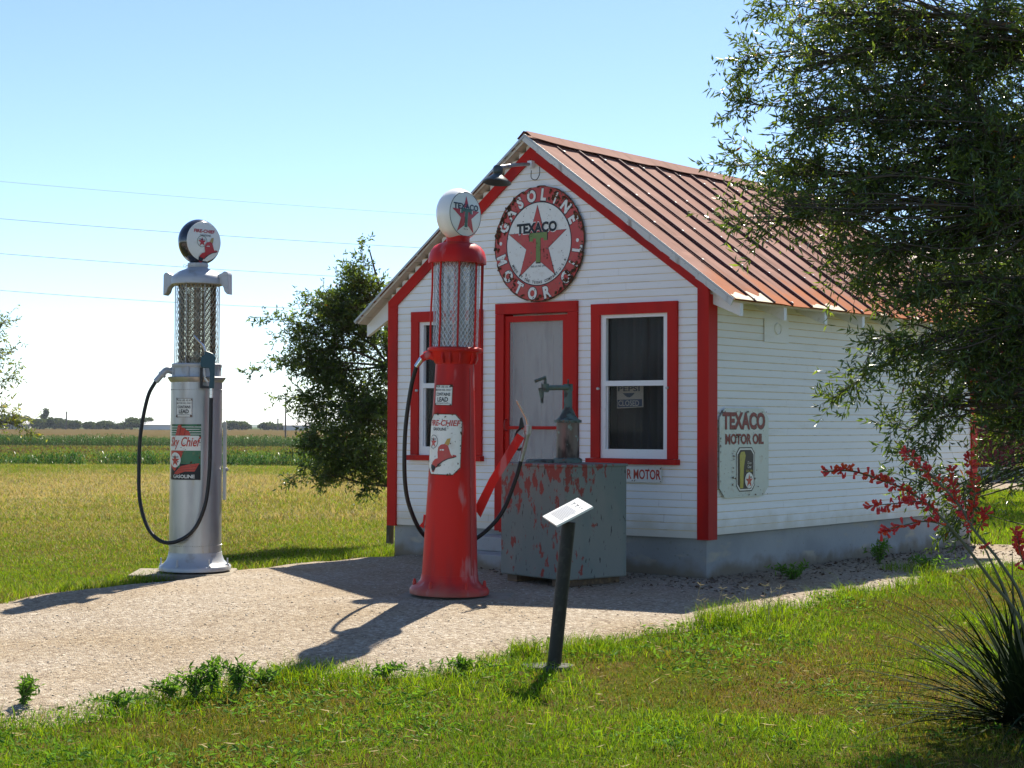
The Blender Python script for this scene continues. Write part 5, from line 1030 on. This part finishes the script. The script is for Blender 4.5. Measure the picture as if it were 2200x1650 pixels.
keep = ((pdist < .06 - .25 * (wob - .5)) | ((pdist < .55) & (vnoise(x * 6, y * 6, 77) + .5 * vnoise(x * 1.3, y * 1.3, 78) > 1.02 + .35 * pdist / .55))) & (y < front + .1) & (np.abs(x) < .345 * y + .35) & (g.random(n) < .35 + .75 * fbm(x * 1.9, y * 1.9, 8))
x, y, pdist = x[keep], y[keep], pdist[keep]; n = len(x)
edge = np.clip(1 + pdist / .55, 0, 1); pn = fbm(x * .75, y * .75, 31); pn2 = fbm(x * 2.4, y * 2.4, 33); lush = np.clip((pn - .42) * 5.5 + edge * .9 + np.clip((.2 - x) * .6, 0, .9) + np.clip((y - 9.5) * .25, 0, .5) - np.clip((8.8 - y) * .5, 0, .5) * (x > .3), 0, 1)
H = (.018 + .034 * g.random(n) ** 1.8) * (.75 + 1.1 * edge * pn2 + 1.3 * lush * pn2 + .5 * fbm(x * 7, y * 7, 35)); tall = g.random(n) < .012; H = np.where(tall, H * 2.3, H)
pr = np.stack([.10 + .50 * lush, .05 + .48 * lush * (pn2 > .45) + .35 * edge * pn2, .38 * (1.15 - lush),   .20 * (1.1 - lush) * np.clip(.5 + pn2, 0, 1) + .02, .20 * (1.0 - lush) * (pn2 < .52) + .01], 1)
blades('front_grass', np.stack([x, y, terrain(x, y) - .006], 1), H, g.uniform(.0022, .0050, n) * (1 + y / 30), g.uniform(.25, 1.25, n), pick(pr, g), 'mixed green and brown mown grass in the foreground', 'grass', g)
n = 560000; x = g.uniform(-9.5, 2.6, n); y = 9.5 + 17 * g.random(n) ** 1.3; pdist = pad_dist(x, y)
keep = (pdist < .05) & (np.abs(x) < .36 * y + .5) & ~in_house(x, y) & (y > np.interp(x, [-12, -5.2, -4.2, -2.5, -1.1, 0, 2.5], [9, 9.6, 10.6, 14.0, 15.7, 17, 20])) & (g.random(n) < .45 + .6 * fbm(x * 1.3, y * 1.3, 8))
x, y, pdist = x[keep], y[keep], pdist[keep]; n = len(x); edge = np.clip(1 + pdist / .8, 0, 1); pn = fbm(x * .5, y * .5, 41); pn2 = fbm(x * .9, y * 1.6, 43); far_ = np.clip((y - 15.5) / 6, 0, 1)
H = (.024 + .034 * g.random(n) ** 1.5) * (1 + 1.1 * edge + .8 * far_ * pn); lush = np.clip((pn - .36) * 4, 0, 1) * (1 - .75 * far_)
near_ = np.clip((17.2 - y) / 2.5, 0, 1); pr = np.stack([.18 + .40 * lush + .3 * near_, .20 + .50 * lush + .4 * edge + .55 * near_, .32 - .15 * lush + .22 * far_, .04 + .34 * far_ * (.4 + pn2) + .10 * (pn < .42), .03 + .08 * (pn < .4)], 1)
blades('back_grass', np.stack([x, y, terrain(x, y) - .008], 1), H, g.uniform(.0035, .008, n) * (y / 15), g.uniform(.3, 1.25, n), pick(pr, g), 'bright green lawn behind the silver pump', 'grass', g, MEADOW)
n = 260000; x = g.uniform(-19, 4, n); y = g.uniform(21, 47, n); keep = (np.abs(x) < .36 * y + .5) & ~in_house(x, y); x, y = x[keep], y[keep]; n = len(x); pn = fbm(x * .4, y * .4, 51); ol = np.clip((y - 37 - 5 * (pn - .5)) / 3, 0, 1)
H = (.05 + .08 * g.random(n) ** 1.5) * (.6 + .8 * pn); gr_ = np.clip((fbm(x * .22, y * .5, 57) - .48) * 8, 0, 1); pr = np.stack([.05 + .30 * ol, .14 + .18 * gr_, .30 + .35 * ol + .2 * gr_, 1.0 * (1 - .75 * ol) * (1.2 - .8 * gr_), .10 * (1 - ol)], 1)
blades('dry_meadow', np.stack([x, y, terrain(x, y) - .01], 1), H, g.uniform(.007, .015, n), g.uniform(.4, 1.3, n), pick(pr, g), 'tall dry tan grass between lawn and corn', 'grass', g, MEADOW)
n = 110000; x = g.uniform(4.2, 13, n); y = g.uniform(15.5, 32, n); pdist = pad_dist(x, y); keep = (pdist < .0) & (x < .36 * y + .6) & ~in_house(x, y) & (x > .25 * y); x, y = x[keep], y[keep]; n = len(x); pn = fbm(x, y, 61)
blades('side_grass', np.stack([x, y, terrain(x, y) - .008], 1), .04 + .07 * g.random(n), g.uniform(.006, .014, n), g.uniform(.15, .9, n), pick(np.stack([.45 + 0 * x, .4 + 0 * x, .15 + 0 * x, .05 + 0 * x, .04 + 0 * x], 1), g), 'green grass between the station and the barn', 'grass', g)
n = 60000; y = g.uniform(112, 252, n); x = g.uniform(-.36, .02, n) * y; pn = fbm(x * .08, y * .08, 71)
blades('low_crop', np.stack([x, y, terrain(x, y) - .02], 1), .35 + .4 * g.random(n), g.uniform(.10, .26, n), g.uniform(.3, 1, n), pick(np.stack([.30 + .4 * (pn > .5), .05 + 0 * x, .8 + 0 * x, .06 + 0 * x, .55 * (pn < .55) + .1], 1), g), 'olive brown low crop between the two corn bands', 'crop', g)

# loose stones and litter
n = 20000; x = g.uniform(-5, 5.5, n); y = g.uniform(6.4, 15.5, n); pdist = pad_dist(x, y); keep = (pdist > -.12) & ~in_house(x, y) & (np.abs(x) < .36 * y + .4); x, y, pdist = x[keep], y[keep], pdist[keep]; n = len(x)
zz = rise(x, y) + np.clip(pdist / .22, -1, 1) * .035 - .035 + .012 * (fbm(x * 1.3, y * 1.3, 5) - .5); sz = .003 + .0065 * g.random(n) ** 3; oc = np.array([(1, 0, 0), (-1, 0, 0), (0, 1, 0), (0, -1, 0), (0, 0, .5), (0, 0, -.5)]); fo = np.array([(0, 2, 4), (2, 1, 4), (1, 3, 4), (3, 0, 4), (2, 0, 5), (1, 2, 5), (3, 1, 5), (0, 3, 5)])
an = g.uniform(0, 6.28, n); sc = g.uniform(.6, 1.4, (n, 6, 1)) * sz[:, None, None]; V = oc[None] * sc; ca, sa = np.cos(an)[:, None], np.sin(an)[:, None]
V = np.stack([V[:, :, 0] * ca - V[:, :, 1] * sa + x[:, None], V[:, :, 0] * sa + V[:, :, 1] * ca + y[:, None], V[:, :, 2] + (zz + sz * .25)[:, None]], 2).reshape(-1, 3)
STONE = [mat('stone_tan', (.34, .28, .21), .9), mat('stone_pale', (.50, .45, .38), .9), mat('stone_brown', (.25, .19, .13), .9), mat('stone_grey', (.30, .275, .24), .9)]
tag(mesh_np('loose_stones', V, (fo[None] + (np.arange(n) * 6)[:, None, None]).reshape(-1, 3), STONE, np.repeat(g.choice(4, n, p=(.55, .30, .06, .09)), 8)), 'loose chips of crushed stone over the yard', 'gravel', kind='stuff')
n = 1100; u = W + np.abs(g.normal(.05, .55, n)); v = g.uniform(-.9, 5.2, n); k = g.random(n) < .25; u = np.where(k, g.uniform(1.8, 4.2, n), u); v = np.where(k, -np.abs(g.normal(.1, .5, n)) - .05, v)
x = HOME[0] + u * math.cos(YAW) - v * math.sin(YAW); y = HOME[1] + u * math.sin(YAW) + v * math.cos(YAW); D = unit(n, g); D[:, 2] *= .25; D /= np.linalg.norm(D, axis=1, keepdims=True)
o = leaves_mesh('leaf_litter', np.stack([x, y, np.full(n, .012)], 1), D, g.uniform(.02, .055, n), g.uniform(.008, .022, n), [mat('litter_brown', (.09, .055, .03), .9), mat('litter_grey', (.14, .11, .085), .9)], (g.random(n) > .5).astype(int), None, g); tag(o, 'dead leaves and bark bits along the station wall', 'leaf litter', kind='stuff')

n = 26000; x = g.uniform(-3.2, 4.5, n); y = 6.6 + 6 * g.random(n) ** 1.4; pdist = pad_dist(x, y); pt = vnoise(x * 1.6, y * 1.6, 91) + .5 * vnoise(x * 5, y * 5, 92) + np.clip((.3 - x) * .18, 0, .30) + .30 * np.exp(-(pdist / .22) ** 2); keep = (pdist < .20) & (pt > .98) & (y < np.interp(x, *_CR)) & (np.abs(x) < .345 * y + .3); x, y = x[keep], y[keep]; n = len(x); D = unit(n, g); D[:, 2] = np.abs(D[:, 2]) * .5; D /= np.linalg.norm(D, axis=1, keepdims=True)
o = leaves_mesh('low_weeds', np.stack([x, y, terrain(x, y) + g.uniform(.005, .045, n)], 1), D, g.uniform(.025, .055, n), g.uniform(.008, .018, n), LEAF['weed'], (g.random(n) > .5).astype(int), None, g); tag(o, 'low broad leaved weeds mixed into the front grass', 'weeds', kind='stuff')
n = 6500; x = g.uniform(-3.2, 5, n); y = 6.6 + 7 * g.random(n) ** 1.4; keep = (pad_dist(x, y) < .15) & (y < np.interp(x, *_CR)) & (np.abs(x) < .345 * y + .3); x, y = x[keep], y[keep]; n = len(x); D = unit(n, g); D[:, 2] *= .25; D /= np.linalg.norm(D, axis=1, keepdims=True)
o = leaves_mesh('dead_grass', np.stack([x, y, terrain(x, y) + g.uniform(.010, .05, n)], 1), D, g.uniform(.025, .085, n), g.uniform(.0014, .0028, n), [MEADOW[3], MEADOW[4]], (g.random(n) > .6).astype(int), None, g); tag(o, 'dead straw stems lying in the front grass', 'straw', kind='stuff')
# weeds
def leafy_weed(px, py, hgt, wid, label, seed, n=10, leaf=(.050, .014)):
    g = np.random.default_rng(seed); b = ground(px, py, -.02); e = empty('weed', b, 0, label, 'weed', 'leafy weeds round the yard'); c = MB(); P = []; D = []
    for k in range(n):
        t = np.array([g.normal(0, wid * .5), g.normal(0, wid * .4), hgt * g.uniform(.6, 1.05)]); st_ = [np.array(q) for q in catmull([(0, 0, 0), tuple(t * np.array([.35, .35, .6])), tuple(t)], 6)]; c.tube([tuple(q) for q in st_], list(np.linspace(.004, .0015, len(st_))), 5, False)
        for q in st_[3:]:
            for _ in range(2): d = unit(1, g)[0] + np.array([0, 0, .25]); P.append(q); D.append(d / np.linalg.norm(d))
    c.build('stems', MT['stalk'], e); m = len(P); leaves_mesh('leaves', np.array(P), np.array(D), leaf[0] * g.uniform(.6, 1.3, m), leaf[1] * g.uniform(.7, 1.2, m), LEAF['weed'], (g.random(m) > .5).astype(int), e, g)
leafy_weed(48, 1520, .17, .09, 'leafy weed alone at the bottom left of the gravel', 3)
leafy_weed(420, 1500, .16, .12, 'leftmost of the leafy weeds in the gravel edge clump', 4); leafy_weed(455, 1490, .19, .12, 'tallest leafy weed in the gravel edge clump', 5); leafy_weed(512, 1492, .19, .11, 'rightmost of the leafy weeds in the gravel edge clump', 6)
leafy_weed(1705, 1250, .15, .20, 'dark low weed against the middle of the side foundation', 7, 12); leafy_weed(1890, 1215, .22, .22, 'dark weed near the far end of the side foundation', 8, 14); leafy_weed(1990, 1225, .13, .3, 'spreading weed in the shaded gravel by the rear corner', 9, 12)
leafy_weed(255, 1520, .07, .20, 'small flat weed on the gravel edge left of the leafy clump', 21, 9, (.04, .016)); leafy_weed(370, 1498, .09, .16, 'low weed tucked against the left side of the leafy clump', 22, 9, (.04, .014)); leafy_weed(565, 1470, .09, .18, 'low weed between the leafy clump and the red pump shadow', 23, 10, (.04, .014)); leafy_weed(820, 1455, .07, .22, 'flat weed on the gravel edge below the red pump', 24, 10, (.04, .014)); leafy_weed(1000, 1440, .07, .2, 'flat weed on the gravel edge left of the plaque tuft', 25, 10, (.04, .014))
def tuft(px, py, hgt, rad, n, label, seed, wts=(.4, .45, .1, .05, 0)):
    g = np.random.default_rng(seed); b = ground(px, py, -.03); e = empty('grass_tuft', b, 0, label, 'grass tuft', 'grass tufts at the gravel edge'); r = rad * np.sqrt(g.random(n)); a = g.uniform(0, 6.28, n)
    P = np.stack([r * np.cos(a), r * np.sin(a), 0 * r], 1); o = blades('blade_clump', P, hgt * g.uniform(.45, 1.1, n), g.uniform(.003, .006, n), g.uniform(.2, 1., n), pick(np.tile(np.array(wts), (n, 1)), g), None, None, g); o.parent = e; del o['kind']
tuft(1128, 1408, .13, .10, 260, 'bright grass tuft just left of the black plaque post', 1); tuft(1545, 1345, .17, .17, 520, 'big grass tuft at the corner of the gravel right of the tank', 2); tuft(1250, 1395, .10, .25, 420, 'low grass tuft right of the plaque post', 3); tuft(1600, 1318, .12, .3, 420, 'grass tuft at the shaded gravel edge', 4); tuft(1950, 1232, .13, .25, 320, 'grass tuft below the far station wall', 5); tuft(690, 1450, .10, .3, 600, 'bright grass tuft at the tip of the red pump shadow', 6); tuft(600, 1458, .09, .2, 260, 'small grass tuft left of the red pump shadow', 7)
sg = empty('seed_grass', ground(1560, 1335, -.02), 0, 'dry crabgrass seed heads standing over the gravel edge', 'grass'); c = MB(); gg = random.Random(4)
for k in range(16):
    x0, y0 = gg.uniform(-.35, .45), gg.uniform(-.3, .35); h_ = gg.uniform(.12, .24); lx_ = gg.uniform(-.06, .06); c.tube(catmull([(x0, y0, 0), (x0 + lx_ * .4, y0, h_ * .6), (x0 + lx_, y0, h_)], 4), .0016, 4, False)
    for q in range(5): a = gg.uniform(0, 6.28); c.tube([(x0 + lx_, y0, h_), (x0 + lx_ + .035 * math.cos(a), y0 + .035 * math.sin(a), h_ + gg.uniform(.005, .03))], .0018, 4, False)
c.build('seed_heads', mat('seed_straw', (.36, .30, .17), .8), sg)

# red yucca
yb = ground(2210, 1562, -.03); yc = empty('red_yucca', yb, 0, 'red yucca with dark arching leaves and coral flower spikes at lower right', 'plant')
g = np.random.default_rng(19); V = []; T = []; MI = []; o = 0
for k in range(330):
    a = g.uniform(0, 2 * math.pi); el = R(g.uniform(4, 80)); L = g.uniform(.55, 1.35) * (.8 if el > R(55) else 1); w = g.uniform(.006, .011); d = np.array([math.cos(a) * math.cos(el), math.sin(a) * math.cos(el), math.sin(el)]); side = np.array([-math.sin(a), math.cos(a), 0]); p = np.array([g.normal(0, .06), g.normal(0, .06), .02]); pts = []; dn = g.uniform(.10, .30); twist = g.normal(0, .25)
    for s in range(8):
        pts.append(p.copy()); d = d + np.array([twist * side[0] * .12, twist * side[1] * .12, -dn * (s / 7) * .9]); d /= np.linalg.norm(d); p = p + d * L / 7
        if p[2] < .02: p[2] = .02
    for s, q in enumerate(pts): ww = w * (1 - (s / 7.2) ** 2) + .0006; V += [q + side * ww, q - np.array([0, 0, ww * .5]), q - side * ww]
    for s in range(7): b = o + s * 3; T += [(b, b + 1, b + 4), (b, b + 4, b + 3), (b + 1, b + 2, b + 5), (b + 1, b + 5, b + 4)]
    MI += [int(g.random() > .6)] * 28; o += 24
mesh_np('leaves', V, T, LEAF['yucca'], MI, yc)
def spike(d0, d1, main, arms, flowers_from, seed, dens=40):
    g = np.random.default_rng(seed); loc = np.array(yb); c = MB(); P = []; D = []
    def path(pts, da, db, r0, r1, f0):
        n = len(pts); W3 = [at(px, py, da + (db - da) * i / (n - 1)) - yb for i, (px, py) in enumerate(pts)]; cc = catmull(W3, 8); c.tube(cc, list(np.linspace(r0, r1, len(cc))), 7); m = len(cc)
        ln_ = sum((cc[i + 1] - cc[i]).length for i in range(int(f0 * (m - 1)), m - 1)); k = int(ln_ * dens * 4.4)
        for _ in range(k):
            t = f0 + (1 - f0) * g.random() ; x = t * (m - 1); i = min(int(x), m - 2); q = np.array(cc[i].lerp(cc[i + 1], x - i)); ax = np.array((cc[i + 1] - cc[i]).normalized()); d = unit(1, g)[0] + ax * .55 + np.array([0, 0, .1]); P.append(q); D.append(d / np.linalg.norm(d))
    path(main, d0, d1, .0100, .0036, flowers_from)
    for arm in arms: path(arm, d1 + .02, d1 - .05, .0045, .002, .12)
    st_ = c.build('flower_stalk', MT['stalk'], yc, True); P = np.array(P); D = np.array(D); n = len(P); V = []; T = []
    L = g.uniform(.020, .038, n); A = np.cross(D, unit(n, g)); A /= np.linalg.norm(A, axis=1, keepdims=True); B = np.cross(D, A); rings = ((.0, .0012), (.12, .0022), (.45, .0048), (.8, .0055), (1., .0062)); kk = 5; vs_ = []
    for (f_, r_) in rings:
        for j in range(kk): q = 2 * math.pi * j / kk; vs_.append(P + D * (L * (.25 + f_))[:, None] + (A * math.cos(q) + B * math.sin(q)) * r_ * (L / .026)[:, None])
    V = np.stack(vs_, 1).reshape(-1, 3); nr = len(rings); fs = np.array([(r_ * kk + j, r_ * kk + (j + 1) % kk, (r_ + 1) * kk + (j + 1) % kk, (r_ + 1) * kk + j) for r_ in range(nr - 1) for j in range(kk)])
    F = (fs[None] + (np.arange(n) * nr * kk)[:, None, None]).reshape(-1, 4); mesh_np('blossoms', V, F, BLOOM, np.repeat((g.random(n) > .7).astype(int), len(fs)), st_)
spike(8.30, 7.94, [(2222, 1500), (2200, 1349), (2128, 1245), (2060, 1155), (2000, 1090), (1945, 1052), (1890, 1030), (1830, 1012), (1768, 1013)], [[(2030, 1122), (1990, 1080), (1920, 1082), (1866, 1088)], [(2040, 1130), (1990, 1120), (1940, 1129), (1893, 1143)]], .56, 1)
spike(8.30, 8.54, [(2228, 1480), (2200, 1302), (2150, 1210), (2094, 1141), (2060, 1085), (2010, 1030), (1975, 1000), (1946, 972)], [[(2088, 1130), (2094, 1050), (2080, 975)], [(2070, 1105), (2050, 1060), (2045, 1010)], [(2098, 1146), (2110, 1120), (2118, 1100)]], .42, 2)
spike(8.32, 8.36, [(2226, 1500), (2170, 1300), (2128, 1204), (2112, 1172)], [], .88, 3)
spike(8.18, 8.06, [(2236, 1430), (2222, 1290), (2200, 1205), (2178, 1140)], [[(2210, 1240), (2192, 1190), (2185, 1150)]], .55, 4)

# ------------------------------------------------------------------ air
c = MB(); c.box(-4300, 4300, -90, 6300, -50, 26); hz_ = c.build('haze', None, None); hz_.data.materials.clear()
hm = bpy.data.materials.new('haze_air'); hm.use_nodes = True; nt = hm.node_tree; nt.nodes.remove(nt.nodes['Principled BSDF'])
pv = nt.nodes.new('ShaderNodeVolumePrincipled'); pv.inputs['Color'].default_value = (.78, .88, 1, 1); pv.inputs['Density'].default_value = 9e-5; pv.inputs['Anisotropy'].default_value = .2
nt.links.new(pv.outputs[0], nt.nodes['Material Output'].inputs['Volume']); hz_.data.materials.append(hm); tag(hz_, 'thin bluish summer haze over the far fields', 'haze', kind='stuff')
